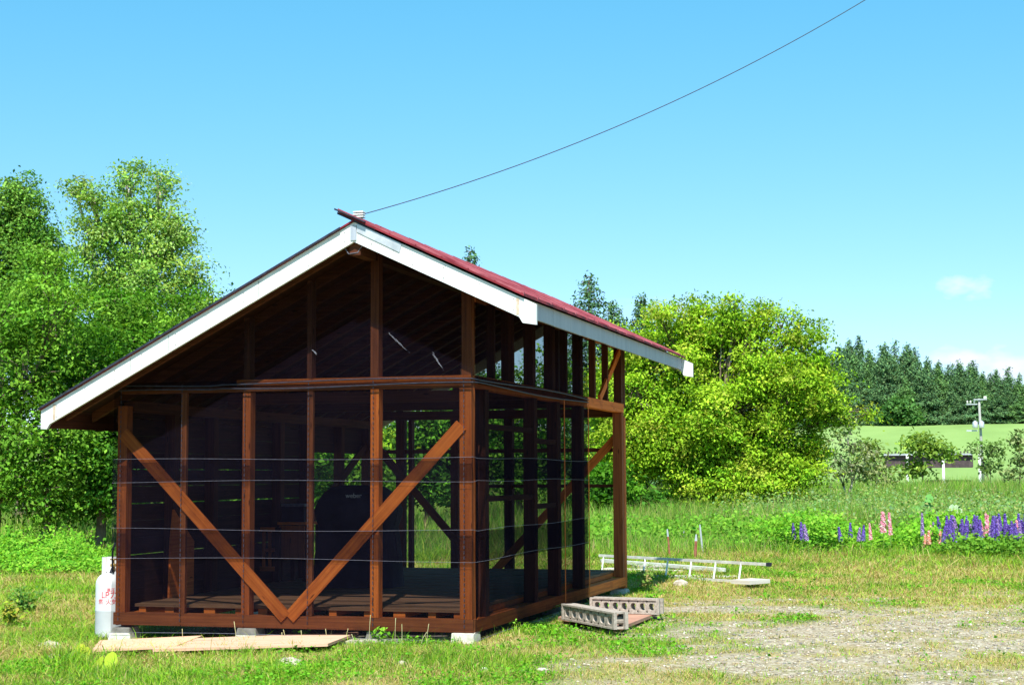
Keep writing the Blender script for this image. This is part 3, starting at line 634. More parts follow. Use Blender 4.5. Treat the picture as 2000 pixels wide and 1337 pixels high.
# gable studs above the plate
for (x0, x1, nm) in ((1.266, 1.33, 'stud'), (1.886, 1.932, 'stud'), (2.495, 2.572, 'post'), (W-.09, W, 'post')):
    MB().box(x0, x1, .004, .10, HP+.108, zroof((x0+x1)/2)+.05).build(nm, MWOOD if x0 > 2 else IWOOD, hut)  # darker woods here paint in the roof's shade on the gable
# long braces of the front
MB().beam((.06, -.006, 1.74), (1.70, -.006, .085), .022, .115, (0, 1, 0)).build('brace', WOOD, hut)
MB().beam((W-.09, -.0045, 1.77), (1.735, -.0045, .085), .022, .115, (0, 1, 0)).build('brace', WOOD, hut)
# right side: posts, rails
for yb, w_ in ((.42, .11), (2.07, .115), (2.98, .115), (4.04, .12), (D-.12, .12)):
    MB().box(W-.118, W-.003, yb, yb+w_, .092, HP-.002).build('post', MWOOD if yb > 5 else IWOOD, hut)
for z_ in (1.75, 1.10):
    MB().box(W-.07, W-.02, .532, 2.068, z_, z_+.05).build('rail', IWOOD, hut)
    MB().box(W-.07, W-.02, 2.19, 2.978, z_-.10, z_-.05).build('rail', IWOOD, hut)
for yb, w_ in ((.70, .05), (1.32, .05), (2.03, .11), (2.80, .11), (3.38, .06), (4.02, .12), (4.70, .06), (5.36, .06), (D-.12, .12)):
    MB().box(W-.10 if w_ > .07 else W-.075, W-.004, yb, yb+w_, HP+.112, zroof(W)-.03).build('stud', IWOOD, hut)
MB().beam((W-.02, 5.0, HP+.12), (W-.02, D-.14, zroof(W)-.06), .03, .09, (1, 0, 0)).build('brace', WOOD, hut)
MB().box(W-.105, W, 0.11, D, zroof(W)-.028, zroof(W)+.06).build('eave_beam', WOOD, hut)
# back wall: posts and V braces
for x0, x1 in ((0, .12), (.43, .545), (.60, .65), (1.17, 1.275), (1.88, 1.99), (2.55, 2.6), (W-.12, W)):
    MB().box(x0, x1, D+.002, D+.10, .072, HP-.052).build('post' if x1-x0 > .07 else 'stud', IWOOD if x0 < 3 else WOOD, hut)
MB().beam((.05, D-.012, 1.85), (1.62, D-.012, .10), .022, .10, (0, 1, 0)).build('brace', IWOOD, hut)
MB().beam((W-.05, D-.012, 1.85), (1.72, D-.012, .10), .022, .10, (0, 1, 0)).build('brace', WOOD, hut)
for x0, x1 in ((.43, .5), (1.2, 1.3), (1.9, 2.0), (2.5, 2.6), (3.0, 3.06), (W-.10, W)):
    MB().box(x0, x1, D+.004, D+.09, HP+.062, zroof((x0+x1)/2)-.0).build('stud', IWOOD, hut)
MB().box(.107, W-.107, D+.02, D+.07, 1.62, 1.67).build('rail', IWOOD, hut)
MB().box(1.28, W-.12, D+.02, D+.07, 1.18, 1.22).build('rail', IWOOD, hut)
# left wall: board siding with light showing through its gaps, posts inside, open bay at the rear
YO = 4.15
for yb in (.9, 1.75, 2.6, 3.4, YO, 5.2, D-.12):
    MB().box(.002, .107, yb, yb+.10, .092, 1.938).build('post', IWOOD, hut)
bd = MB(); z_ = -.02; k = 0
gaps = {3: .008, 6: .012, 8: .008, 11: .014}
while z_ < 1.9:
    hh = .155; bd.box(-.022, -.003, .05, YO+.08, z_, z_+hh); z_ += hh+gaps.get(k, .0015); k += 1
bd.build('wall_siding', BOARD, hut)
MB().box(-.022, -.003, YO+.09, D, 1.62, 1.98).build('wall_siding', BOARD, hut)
MB().beam((.06, YO+.1, .75), (.06, D-.12, 1.72), .03, .10, (1, 0, 0)).build('brace', IWOOD, hut)
# inner cross beams
for yb in (2.05, 4.05): MB().box(.107, W-.107, yb, yb+.1, HP-.02, HP+.09).build('tie_beam', IWOOD, hut)
MB().box(2.5, 2.6, 4.05, 4.15, HP+.092, 3.28).build('king_post', IWOOD, hut)
# floor: joists and planks
for k, xj in enumerate((.16, .42, .82, 1.13, 1.36, 1.66, 2.05, 2.38, 2.66, 2.98, 3.22)):
    MB().box(xj, xj+.07+.02*(k % 3), .15+.01*(k % 2), D-.01, .092, .145).build('joist', WOOD, hut)
dk = MB(); y_ = .135; k = 0
while y_ < D-.12:
    dk.box(.125, W-.12, y_, y_+.112, .146+.001*(k % 3), .172+.0015*((k*7) % 4)); y_ += .117; k += 1
dk.build('floor_deck', DECK, hut)
# roof
def slope_sheet(x0, x1, zf, y0, y1, th, nseg=1):
    """a slab between x0 and x1 under the line zf"""
    return [(x0, y0, zf(x0)), (x1, y0, zf(x1)), (x1, y0, zf(x1)+th), (x0, y0, zf(x0)+th)], (0, y1-y0, 0)
ZT = lambda x: (ZR+BH-ML*(XR-x))
ZTR = lambda x: (ZR+BH-MR*(x-XR))
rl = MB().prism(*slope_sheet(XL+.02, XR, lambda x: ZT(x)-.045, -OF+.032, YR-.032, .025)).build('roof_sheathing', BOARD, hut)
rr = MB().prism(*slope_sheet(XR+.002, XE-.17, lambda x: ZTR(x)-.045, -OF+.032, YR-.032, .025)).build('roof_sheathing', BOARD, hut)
s1 = MB().prism(*slope_sheet(XL-.01, XR-.0, lambda x: ZT(x)+.004, -OF-.02, YR+.02, .016)).build('metal_roof', ROOF, hut)
S = .14
s2 = MB().prism(*slope_sheet(XR-S, XE-.10, lambda x: ZTR(x)+.022, -OF-.03, YR+.02, .016))
s2 = s2.build('metal_roof', ROOF, hut)
MB().prism(*slope_sheet(XR-S-.012, XR+.2, lambda x: ZTR(x)+.004, -OF-.012, YR-.3, .0165)).build('ridge_board', ROPE, hut)
rib = MB(); y_ = -OF-.028
while y_ < YR:
    for (xa, xb, zf) in ((XR-S, XE-.10, lambda x: ZTR(x)+.0385),):
        rib.prism([(xa, y_, zf(xa)), (xb, y_, zf(xb)), (xb, y_, zf(xb)+.02), (xa, y_, zf(xa)+.02)], (0, .03, 0))
    y_ += .455
rib.build('roof_batten', RBAT, s2)
lap = MB()
for k in range(7):
    xa = XR+.1+k*.235; zf = lambda x: ZTR(x)+.039
    lap.prism([(xa, -OF-.03, zf(xa)), (xa+.012, -OF-.03, zf(xa+.012)), (xa+.012, -OF-.03, zf(xa+.012)+.008), (xa, -OF-.03, zf(xa)+.008)], (0, YR+OF+.04, 0))
lap.build('sheet_lap', ROOF, s2)
capm = MB().prism([(XR-S-.02, -OF-.06, ZTR(XR-S)+.040), (XR+.12, -OF-.06, ZTR(XR+.12)+.042), (XR+.12, -OF-.06, ZTR(XR+.12)+.052), (XR-S-.02, -OF-.06, ZTR(XR-S)+.056)], (0, YR+OF-.1, 0)).build('ridge_cap', ROPE, s2)
MB().prism([(XL-.012, -OF-.032, ZT(XL)+.002), (XR-S+.02, -OF-.032, ZT(XR-S+.02)+.002), (XR-S+.02, -OF-.032, ZT(XR-S+.02)+.022), (XL-.012, -OF-.032, ZT(XL)+.022)], (0, .010, 0)).build('drip_edge', ROPE, s1)
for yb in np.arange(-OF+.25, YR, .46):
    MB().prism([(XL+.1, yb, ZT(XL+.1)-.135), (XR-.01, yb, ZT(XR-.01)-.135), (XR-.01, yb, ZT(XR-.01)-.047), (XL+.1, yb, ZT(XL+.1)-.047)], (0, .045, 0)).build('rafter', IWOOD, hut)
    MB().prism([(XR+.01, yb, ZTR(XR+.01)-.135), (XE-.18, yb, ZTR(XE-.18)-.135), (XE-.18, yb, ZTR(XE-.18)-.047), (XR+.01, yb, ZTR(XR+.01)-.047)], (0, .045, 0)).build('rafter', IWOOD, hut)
MB().box(XR-.055, XR+.045, -OF+.04, YR-.04, ZR-.11, ZR+.035).build('ridge_beam', IWOOD, hut)
# bargeboards with plumb ends cut level at the bottom
def barge(y0, y1, nm='bargeboard'):
    zl = ZR-ML*(XR-XL); zr = ZR-MR*(XE-XR)
    MB().prism([(XL, y0, zl+.003), (XL+.06, y0, zl), (XL+.09, y0, zl+ML*.09), (XR-.001, y0, ZR), (XR-.001, y0, ZR+BH), (XL, y0, zl+BH)], (0, y1-y0, 0)).build(nm, WPAINT, hut)
    MB().prism([(XR+.001, y0+.001, ZR), (XE-.15, y0+.001, zr+MR*.15), (XE-.12, y0+.001, zr+.02), (XE, y0+.001, zr), (XE, y0+.001, zr+BH), (XR+.001, y0+.001, ZR+BH)], (0, y1-y0, 0)).build(nm, WPAINT, hut)
barge(-OF, -OF+.03); barge(YR-.03, YR)
# gutterless fascia boards along the eaves
zr = ZTR(XE-.165)-.02
fa = MB()
for k in range(7):
    ya = -OF+.031+(YR+OF-.062)*k/7; yb = -OF+.031+(YR+OF-.062)*(k+1)/7-.004
    fa.box(XE-.165, XE-.145, ya, yb, zr-.135-.002*(k % 2), zr+.012)
fa.build('fascia_board', EAVE, hut)
MB().box(XL+.03, XL+.05, -OF+.031, YR-.031, ZT(XL)-.16, ZT(XL)-.02).build('fascia_board', IWOOD, hut)
# grey flashing under the ridge on the right bargeboard, joint strip at the apex
q = lambda x: ZTR(x)
MB().prism([(XR+.03, -OF-.001, q(XR+.03)-.075), (XR+.42, -OF-.001, q(XR+.42)-.085), (XR+.44, -OF-.001, q(XR+.44)-.002), (XR+.03, -OF-.001, q(XR+.03)-.002)], (0, -.006, 0)).build('flashing', STEEL, hut)
MB().box(XR-.03, XR+.025, -OF-.009, -OF-.002, ZR+.012, ZR+BH-.03).build('joint_strip', EAVE, hut)
# hairline joints, nail heads and rust streaks on the front bargeboards
STAIN = plain('rust_streak', (.42, .32, .24), (.58, .50, .42), 30, .8); CRACK = plain('dark_crack', (.16, .15, .15), (.30, .28, .27), 30, .9)
for x, st_ in ((XL+.135, 1), (XL+.9, 0), (.75, 0), (1.62, 0), (XR+.36, 0), (XR+.83, 0), (XE-.16, 1)):
    zb = zroof(x); yf = -OF-(.0022 if x < XR else .0012)
    MB().box(x-(.014 if st_ else .002), x+(.014 if st_ else .002), yf, yf+.004, zb+.012, zb+BH-.016).build('rust_streak' if st_ else 'board_joint', STAIN if st_ else CRACK, hut)
nl_ = MB()
for k in range(15):
    x = XL+.1+(XE-XL-.25)*k/14+random.uniform(-.06, .06)
    for dz in (.04+random.uniform(-.01, .02), .13): nl_.box(x-.003, x+.003, -OF-.004, -OF+.002, zroof(x)+dz-.003, zroof(x)+dz+.004)
nl_.build('nail_heads', CRACK, hut)
# rafter-end scraps of loose wire under the apex
MB().tube([(XR-.12, -OF+.05, ZR-.02), (XR-.06, -OF+.03, ZR-.10), (XR+.02, -OF+.04, ZR-.09), (XR+.07, -OF+.05, ZR-.01)], .005, 5).build('loose_wire', NET_RIM, hut)
# ---- netting
def net(name, gridpts): return MB().sheet(gridpts).build(name, NET, hut)
def wob(a, b_, amp): return amp*math.sin(a*3.1+b_*5.3)*math.cos(a*1.7-b_*2.1)
xsn = np.linspace(-.03, W+.025, 24)
def frontnet(z0, z1, yy, nz=8, name='netting', s0=0., s1=0.):
    g = [[(x, yy+wob(x, z, .004), z+(s0 if z == z0 else s1 if z == z1 else 0)*0) for z in np.linspace(z0, z1, nz)] for x in xsn]; return net(name, g)
frontnet(-.075, .86, -.024); frontnet(.60, 1.49, -.034); frontnet(1.29, HP+.10, -.024)
# gable piece follows the roof line
xg = np.linspace(.1, W+.02, 26)
net('netting', [[(x, -.034+wob(x, s_, .003), HP+.03+(max(zroof(x)+.02, HP+.05)-HP-.03)*s_) for s_ in np.linspace(0, 1, 8)] for x in xg])
ysn = np.linspace(.0, 4.17, 26)
for z0, z1, xx in ((-.06, .85, .030), (.58, 1.50, .040), (1.30, HP+.10, .030), (HP+.03, zroof(W)-.01, .040)):
    net('netting', [[(W+xx+wob(y_, z, .006), y_, z) for z in np.linspace(z0, z1, 8)] for y_ in ysn])
# selvedge cords along each sheet edge
for z_, s_ in ((.60, .0), (.86, -.0), (1.29, .01), (1.49, .0), (-.072, .0)):
    pts_ = [(x, -.042, z_+.01*math.sin(x*1.7+z_*9)) for x in np.linspace(-.03, W+.03, 30)]
    pts_ += [(W+.05, y_, z_-.0+.008*math.sin(y_*2+z_*7)) for y_ in np.linspace(.02, 4.15 if z_ > 1.45 or z_ < .7 else 4.15, 20)]
    MB().tube(pts_, .0013 if z_ > 0 else .002, 5).build('selvedge_cord', NET_RIM, hut)
for dz in (.03, .075):
    pts_ = [(x, -.046, HP+dz+.012*math.sin(x*2.2+dz*30)-.01*(x < 1)) for x in np.linspace(.02, W+.03, 30)]+[(W+.056, y_, HP+dz+.012*math.sin(y_*1.3+dz*60)) for y_ in np.linspace(.05, 4.16, 24)]
    MB().tube(pts_, .006, 5).build('rope', ROPE, hut)
for x in (.05, .672, 1.30, 1.92, 2.536, W-.057):
    s_ = MB(); z = .03
    while z < (HP+.05): s_.box(x-.003, x+.003, -.039, -.036, z, z+.028); z += .045
    s_.build('staple_seam', ROPE, hut)
for y_ in (3.07, 4.15):
    MB().box(W+.045, W+.052, y_, y_+.012, .02, HP+.02).build('net_batten', WOOD, hut)
def webstreak(c0, c1, w_):
    """a frayed dusty patch on the netting"""
    s_ = MB(); a = Vector(c0); b_ = Vector(c1)
    for k in range(16):
        u = k/15; p = a.lerp(b_, u); r_ = w_*math.sin(PI*min(1, u+.1))*random.uniform(.5, 1)
        s_.tube([p+Vector((-r_, 0, r_*.5)), p+Vector((random.uniform(-.01, .01), -.003, 0)), p+Vector((r_*.6, 0, -r_*1.2))], .0016, 3)
    s_.build('frayed_patch', WEB, hut)
for (a, b_, w_) in (((760, 650), (800, 688), .035), ((846, 688), (866, 722), .03), ((612, 684), (618, 690), .03)):
    webstreak(aty(*a, -.045), aty(*b_, -.045), w_)

# ---- footings: concrete, each a thing of its own
def footing(x, y, ztop, label, w0=.09, w1=.13, mat=CONC):
    z0 = float(gz(x, y))-.08; r = thing('concrete_footing', label, 'footing', (x, y, z0), 'concrete footings under the hut')
    mb = MB(); mb.prism([(x-w1, y-w1, z0), (x+w1, y-w1, z0), (x+w1, y+w1, z0), (x-w1, y+w1, z0)], (0, 0, .001)); mb = MB()
    o_ = 0
    for (zz, ww) in ((z0, w1), (ztop, w0)):
        for a, b_ in ((-1, -1), (1, -1), (1, 1), (-1, 1)): mb.v.append(Vector((x+a*ww, y+b_*ww, zz)))
    for f in ((0, 1, 5, 4), (1, 2, 6, 5), (2, 3, 7, 6), (3, 0, 4, 7), (4, 5, 6, 7), (3, 2, 1, 0)): mb.quadface(f, [(0, 0)]*4)
    mb.build('footing_block', mat, r, bevel=.008)
footing(.06, .08, -.035, 'tapered concrete footing under the left front corner of the hut', .085, .15)
footing(1.32, .08, -.015, 'mossy concrete footing under the middle left of the front sill')
footing(2.55, .12, -.015, 'concrete footing under the middle right of the front sill')
footing(W-.07, .05, -.012, 'pale broken concrete footing under the right front corner of the hut', .10, .11)
footing(W-.06, 6.2, -.055, 'pale concrete footing under the right rear corner of the hut')
footing(W-.08, 3.1, -.025, 'concrete footing under the middle of the right side sill')
footing(.07, 3.1, -.035, 'concrete footing under the middle of the left wall')

# ---------------------------------------------------------------- things inside the hut
def text_mesh(name, body, size, mat, parent, fn, extrude=.0):
    cu = bpy.data.curves.new('tmp', 'FONT'); cu.body = body; cu.size = size; cu.align_x = 'CENTER'; cu.align_y = 'CENTER'
    o = bpy.data.objects.new('tmp', cu); C.objects.link(o); dg = bpy.context.evaluated_depsgraph_get(); dg.update()
    me = bpy.data.meshes.new_from_object(o.evaluated_get(dg)); bpy.data.objects.remove(o); bpy.data.curves.remove(cu)
    off = WLOC[parent.name]
    for v_ in me.vertices: v_.co = Vector(fn(v_.co.x, v_.co.y))-off
    me.name = name; me.materials.clear(); me.materials.append(mat); ob = bpy.data.objects.new(name, me); C.objects.link(ob); ob.parent = parent; WLOC[ob.name] = off
    return ob
# covered barbecue
bc = aty(700, 1148, 2.75); bx, by = bc[0]-.0, 2.75
bq = thing('covered_barbecue', 'barbecue under a black fabric cover inside the hut behind the right brace', 'barbecue', (bx, by, .175))
K = (np.dot(aty(700, 1050, by)-EYE, fw))/F
prof = [(.0, .46, .27), (.05, .455, .27), (.30, .44, .26), (.52, .41, .25), (.62, .395, .25), (.70, .42, .27), (.80, .44, .29), (.90, .40, .27), (.99, .34, .22), (1.045, .27, .16), (1.065, .15, .08)]
g = []
for (z, a, b_) in prof:
    row = []
    for k in range(33):
        an = 2*PI*k/32; c_, s_ = math.cos(an), math.sin(an); e = .38
        fold = 1+.02*math.sin(k*2.6+z*4)*(1 if z < .6 else .3)
        row.append((bx+a*math.copysign(abs(c_)**e, c_)*fold, by+b_*math.copysign(abs(s_)**e, s_)*fold, .175+z))
    g.append(row)
mb = MB().sheet(g); o_ = len(mb.v); mb.quadface(tuple(range(o_-33, o_-1)), [(0, 0)]*32); cov = mb.build('cover', BLACK, bq, smooth=True)
text_mesh('printed_label', 'weber', .07, WTXT, cov, lambda x, y: (bx+.05+x, by-.272+.0*y-max(0, -y)*.0, .175+.955+y))
# furniture by the left wall: slatted bench and a box table with a crate on it
def bench(px0, px1, y_, label):
    p0 = aty(px0, 1100, y_); p1 = aty(px1, 1100, y_); x0, x1 = p0[0], p1[0]; z0 = .178
    r = thing('slatted_bench', label, 'bench', ((x0+x1)/2, y_, z0))
    for x in (x0, x1-.05):
        MB().box(x, x+.05, y_, y_+.05, z0, z0+.60).build('leg', BOARD, r); MB().box(x, x+.05, y_+.42, y_+.47, z0, z0+.78).build('leg', BOARD, r)
    MB().box(x0+.052, x1-.052, y_+.005, y_+.045, z0+.555, z0+.60).build('top_rail', WOOD, r)
    MB().box(x0+.052, x1-.052, y_+.005, y_+.045, z0+.12, z0+.17).build('bottom_rail', WOOD, r)
    n_ = int((x1-x0-.1)/.075)
    for k in range(1, n_): MB().box(x0+.04+k*.075, x0+.04+k*.075+.03, y_+.012, y_+.035, z0+.172, z0+.553).build('slat', WOOD, r)
    MB().box(x0+.052, x1-.052, y_+.06, y_+.41, z0+.33, z0+.36).build('seat', WOOD, r)
bench(402, 468, 3.0, 'brown slatted bench end standing against the left wall inside the hut')
bench(492, 545, 3.1, 'brown slatted stand in the middle of the hut floor, left of the black cover')
ct = aty(565, 1100, 3.2); tb_ = thing('wooden_table', 'dark brown table with a panel front inside the hut, left of the black cover', 'table', (ct[0], 3.2, .178))
MB().box(ct[0]-.17, ct[0]+.17, 3.25, 3.7, .80, .83).build('tabletop', WOOD, tb_)
MB().box(ct[0]-.15, ct[0]+.15, 3.26, 3.285, .42, .79).build('front_panel', WOOD, tb_)
for a in (-.16, .12):
    for b_ in (3.26, 3.64): MB().box(ct[0]+a, ct[0]+a+.04, b_ if b_ > 3.3 else 3.287, (b_ if b_ > 3.3 else 3.287)+.04, .178, .798).build('leg', BOARD, tb_)
cb = aty(540, 1003, 3.3); sb = thing('storage_box', 'dark box with a pale lid on the table inside the hut', 'box', (ct[0], 3.45, .83))
MB().box(ct[0]-.15, ct[0]+.12, 3.32, 3.6, .832, 1.0).build('box_body', BLACK, sb); MB().box(ct[0]-.155, ct[0]+.125, 3.315, 3.605, 1.002, 1.03).build('lid', NET_RIM, sb)
# plank leaning against the left wall in the sun
lp = thing('leaning_plank', 'reddish brown plank leaning against the left wall just inside the front posts', 'plank', (.18, 1.1, .175))
MB().prism([(.13, .75, .176), (.13, 1.25, .176), (.115, 1.28, .70), (.112, .86, 1.02), (.125, .78, .70)], (.02, 0, 0)).build('plank_board', WOOD, lp)

# ---------------------------------------------------------------- gas cylinder
TY = .42; tp = aty(219, 1250, TY); tx = tp[0]; tz = tp[2]
ty_b = tz
gcy = thing('gas_cylinder', 'white upright gas cylinder with red lettering beside the left front post', 'gas cylinder', (tx, TY, ty_b))
ppm = F/np.dot(tp-EYE, fw); R0 = 33/ppm; HT = (1250-1120)/ppm
tkb = MB().lathe((tx, TY, ty_b), [(R0*.4, .012), (R0*.85, .02), (R0*.97, .05), (R0, .08), (R0, HT*.44), (R0*1.012, HT*.45), (R0*1.012, HT*.465), (R0, HT*.475), (R0, HT*.84), (R0*.975, HT*.89), (R0*.88, HT*.94), (R0*.72, HT*.98), (R0*.45, HT*1.02), (.03, HT*1.03)], 40).build('tank_body', TANKM, gcy, smooth=True)
MB().lathe((tx, TY, ty_b-.03), [(R0*.72, 0), (R0*.80, 0), (R0*.80, .06), (R0*.72, .06)], 32).build('foot_ring', WHT, gcy)
# collar with an opening towards the camera
cg = MB(); zt = ty_b+HT*.99; H2 = 33/ppm
for k in range(22):
    a0 = math.radians(-60+15*k*.9+20); a1 = math.radians(-60+15*(k+1)*.9+20)
    rr_ = R0*.66
    pa = [(tx+rr_*math.cos(a_), TY+rr_*math.sin(a_)) for a_ in (a0, a1)]; pi_ = [(tx+(rr_-.008)*math.cos(a_), TY+(rr_-.008)*math.sin(a_)) for a_ in (a0, a1)]
    cg.prism([(*pa[0], zt), (*pa[1], zt), (*pi_[1], zt), (*pi_[0], zt)], (0, 0, H2))
cg.build('collar', WHT, gcy)
MB().lathe((tx, TY, zt+.02), [(.018, 0), (.018, .05), (.028, .052), (.028, .075), (.012, .08), (.012, .11), (.032, .112), (.032, .125)], 14).build('valve', BRASS, gcy, smooth=True)
MB().tube([(tx+.0, TY-.02, zt+.06), (tx+.015, TY-.08, zt+.02), (tx+.05, TY-.09, zt+.02), (tx+.03, TY-.07, zt+.12), (tx+.06, TY-.12, zt+.22), (tx+.1, TY-.15, zt+.30)], .009, 8).build('hose', ROPE, gcy, smooth=True)
def oncyl(z0, dx):
    def f_(x, y):
        a_ = (x+dx)/R0-PI/2+math.atan2(EYE[0]-tx, -(EYE[1]-TY))
        return (tx+(R0+.002)*math.cos(a_), TY+(R0+.002)*math.sin(a_), z0+y)
    return f_
text_mesh('lettering', 'LPガス', 17/ppm, REDP, tkb, oncyl(ty_b+(1250-1160)/ppm, .01))
text_mesh('lettering', '高圧ガス', 8/ppm, REDP, tkb, oncyl(ty_b+(1250-1150.5)/ppm, .02))
text_mesh('lettering', '燃  火気厳禁', 11/ppm, REDP, tkb, oncyl(ty_b+(1250-1173)/ppm, .0))
pad = thing('concrete_pad', 'small white concrete pad under the gas cylinder', 'slab', (tx, TY, ty_b-.05))
MB().box(tx-R0*.95, tx+R0*1.2, TY-.13, TY+.13, float(gz(tx, TY))-.05, ty_b-.03).build('pad_block', CONC, pad, bevel=.008)

# ---------------------------------------------------------------- things on the ground
def slab(name, label, cat, corners, th, mat, lift=0, group=None, pname='board', zz=-.16):
    pts_ = [atz(px, py, zz) for px, py in corners]; pts_ = [(p[0], p[1], float(gz(p[0], p[1]))+lift) for p in pts_]
    c_ = np.mean(pts_, axis=0); r = thing(name, label, cat, tuple(c_), group)
    mb = MB(); n_ = len(pts_); poly = [Vector(p) for p in pts_]
    # wood grain follows the long side
    mb.v = poly+[p+Vector((0, 0, th)) for p in poly]; Lg = (poly[1]-poly[0]).length; Wd = (poly[2]-poly[1]).length; ru = random.random()*9
    mb.quadface((0, 1, 2, 3), [(ru, ru)]*4); mb.quadface((7, 6, 5, 4), [(ru, ru+Wd), (ru+Lg, ru+Wd), (ru+Lg, ru), (ru, ru)])
    for i in range(4): j = (i+1) % 4; mb.quadface((j, i, i+4, j+4), [(ru, ru), (ru+Lg, ru), (ru+Lg, ru+th), (ru, ru+th)])
    me = mb.build(pname, mat, r); me.data.validate(); return r
slab('old_plank', 'salmon pink plank lying in the grass below the gas cylinder', 'plank', [(180, 1284), (345, 1279), (395, 1257), (195, 1262)], .022, PINKB, .06)
slab('old_plank', 'long pale pink plank in the grass in front of the hut sill', 'plank', [(298, 1284), (640, 1282), (700, 1257), (350, 1262)], .022, PINKB, .055)
slab('old_plank', 'sandy weathered plank half buried close under the front sill', 'plank', [(270, 1256), (640, 1256), (640, 1246), (300, 1246)], .02, GREYB, .0)
slab('kerb_stone', 'grey weathered concrete strip in the grass before the right half of the hut', 'kerb', [(650, 1268), (925, 1263), (930, 1255), (660, 1256)], .05, STONE, -.01)
slab('brown_slab', 'flat reddish brown board beneath the two hollow blocks', 'board', [(1090, 1212), (1215, 1231), (1290, 1201), (1160, 1188)], .03, BRWN, .03, zz=-.08)

def hollow_block(px, py, L_, ang, label, tilt=0):
    """long concrete block lying on its side, seven rounded holes through it"""
    p = atz(px, py, -.02); H_ = .118; Dp = .12; n_ = 7
    root = thing('hollow_block', label, 'concrete block', (0, 0, 0), 'hollow concrete blocks beside the hut')
    mb = MB(); cell = L_/n_; m_ = 14; rx, rz = cell*.30, H_*.30
    for side in (0, 1):
        yv = 0 if side == 0 else Dp
        for c_ in range(n_):
            cx = cell*(c_+.5); ring = []; outr = []
            for k in range(m_):
                a_ = 2*PI*k/m_; c2, s2 = math.cos(a_), math.sin(a_)
                q_ = .7; ring.append((cx+rx*math.copysign(abs(c2)**q_, c2), H_/2-.004+rz*math.copysign(abs(s2)**q_, s2)))
                sc_ = 1/max(abs(c2), abs(s2)); outr.append((cx+cell/2*c2*sc_, H_/2+H_/2*s2*sc_))
            o = len(mb.v); mb.v += [Vector((x_, yv, z_)) for x_, z_ in ring]+[Vector((x_, yv, z_)) for x_, z_ in outr]
            for k in range(m_):
                j = (k+1) % m_; f = (o+k, o+m_+k, o+m_+j, o+j); mb.quadface(f if side == 0 else f[::-1], [(0, 0)]*4)
            if side == 0:
                o2 = len(mb.v); mb.v += [Vector((x_, 0, z_)) for x_, z_ in ring]+[Vector((x_, Dp, z_)) for x_, z_ in ring]
                for k in range(m_): j = (k+1) % m_; mb.quadface((o2+k, o2+j, o2+m_+j, o2+m_+k), [(0, 0)]*4)
    # top with a lip, bottom and ends with a recessed pocket
    mb.box(-.0, L_, -.012, Dp+.012, H_, H_+.016); mb.box(0, L_, -.012, Dp+.012, -.016, 0)
    mb.box(-.03, -.001, -.012, .02, -.016, H_+.016); mb.box(-.03, -.001, Dp-.02, Dp+.012, -.016, H_+.016)
    mb.box(L_+.001, L_+.035, -.012, .02, -.016, H_+.016); mb.box(L_+.001, L_+.035, Dp-.02, Dp+.012, -.016, H_+.016)
    R_ = Matrix.Rotation(ang, 3, 'Z')@Matrix.Rotation(tilt, 3, 'Y')
    mb.v = [R_@v_+Vector(p) for v_ in mb.v]; root.location = p; WLOC[root.name] = Vector(p); mb.build('block_body', BLOCKM, root)
a0 = atz(1101, 1207, 0); a1 = atz(1200, 1226, 0); Lb_ = np.linalg.norm(a1-a0)
hollow_block(1101, 1206, Lb_, math.atan2(a1[1]-a0[1], a1[0]-a0[0]), 'near hollow concrete block lying on the brown board with its end facing the gravel')
b0 = atz(1158, 1193, 0); b1 = atz(1284, 1197, 0); Lc_ = np.linalg.norm(b1-b0)
hollow_block(1158, 1192, Lc_, math.atan2(b1[1]-b0[1], b1[0]-b0[0]), 'far hollow concrete block showing daylight through its holes, behind the brown board')

# ladder lying on its edge
l0 = atz(1166, 1119, -.1); l1 = atz(1494, 1143, -.1)
def Lp(u, h_, off=0): 
    p = l0+(l1-l0)*u; n_ = np.array([-(l1-l0)[1], (l1-l0)[0], 0]); n_ /= np.linalg.norm(n_)
    return Vector((p[0], p[1], float(gz(p[0], p[1]))+.03+h_))+Vector(n_)*off
ld = thing('ladder', 'pale aluminium ladder lying on its edge in the grass right of the hut', 'ladder', tuple(Lp(.5, 0)))
MB().beam(Lp(0, .25, .05), Lp(1.0, .25, .05), .03, .035, (0, 1, 0)).build('rail', ALU, ld)
MB().beam(Lp(0, .0, 0), Lp(.9, .0, 0), .03, .035, (0, 1, 0)).build('rail', ALU, ld)
for u in (.03, .165, .30, .44, .58, .72, .86): MB().tube([Lp(u, .01, 0), Lp(u, .245, .05)], .013, 8).build('rung', WHT, ld)
MB().beam(Lp(1.001, .25, .05), Lp(1.015, .25, .05), .06, .05, (0, 1, 0)).build('end_cap', ROPE, ld)
def longboard(name, label, pxa, pya, pxb, pyb, z, w_, th, mat, cat='board', group=None):
    a = atz(pxa, pya, z); b_ = atz(pxb, pyb, z); c_ = (a+b_)/2
    r = thing(name, label, cat, tuple(c_), group); MB().beam(a, b_, w_, th, (0, 1, 0)).build('board', mat, r)
longboard('metal_channel', 'long pale metal channel behind the ladder, uppermost of the pile', 1178, 1094, 1412, 1112, -.02, .10, .05, ALU, 'metal channel')
longboard('scrap_board', 'pale grey board lying under the ladder, left end of the pile', 1184, 1112, 1330, 1117, -.09, .16, .06, GREYB)
longboard('scrap_board', 'white grey board crossing the middle of the ladder', 1240, 1106, 1420, 1114, -.06, .14, .05, GREYB)
longboard('scrap_board', 'lowest grey board of the pile, half sunk in the grass', 1300, 1127, 1440, 1128, -.11, .16, .06, GREYB)
longboard('scrap_board', 'short white board lying at the right foot of the ladder', 1446, 1136, 1486, 1133, -.03, .3, .05, GREYB)
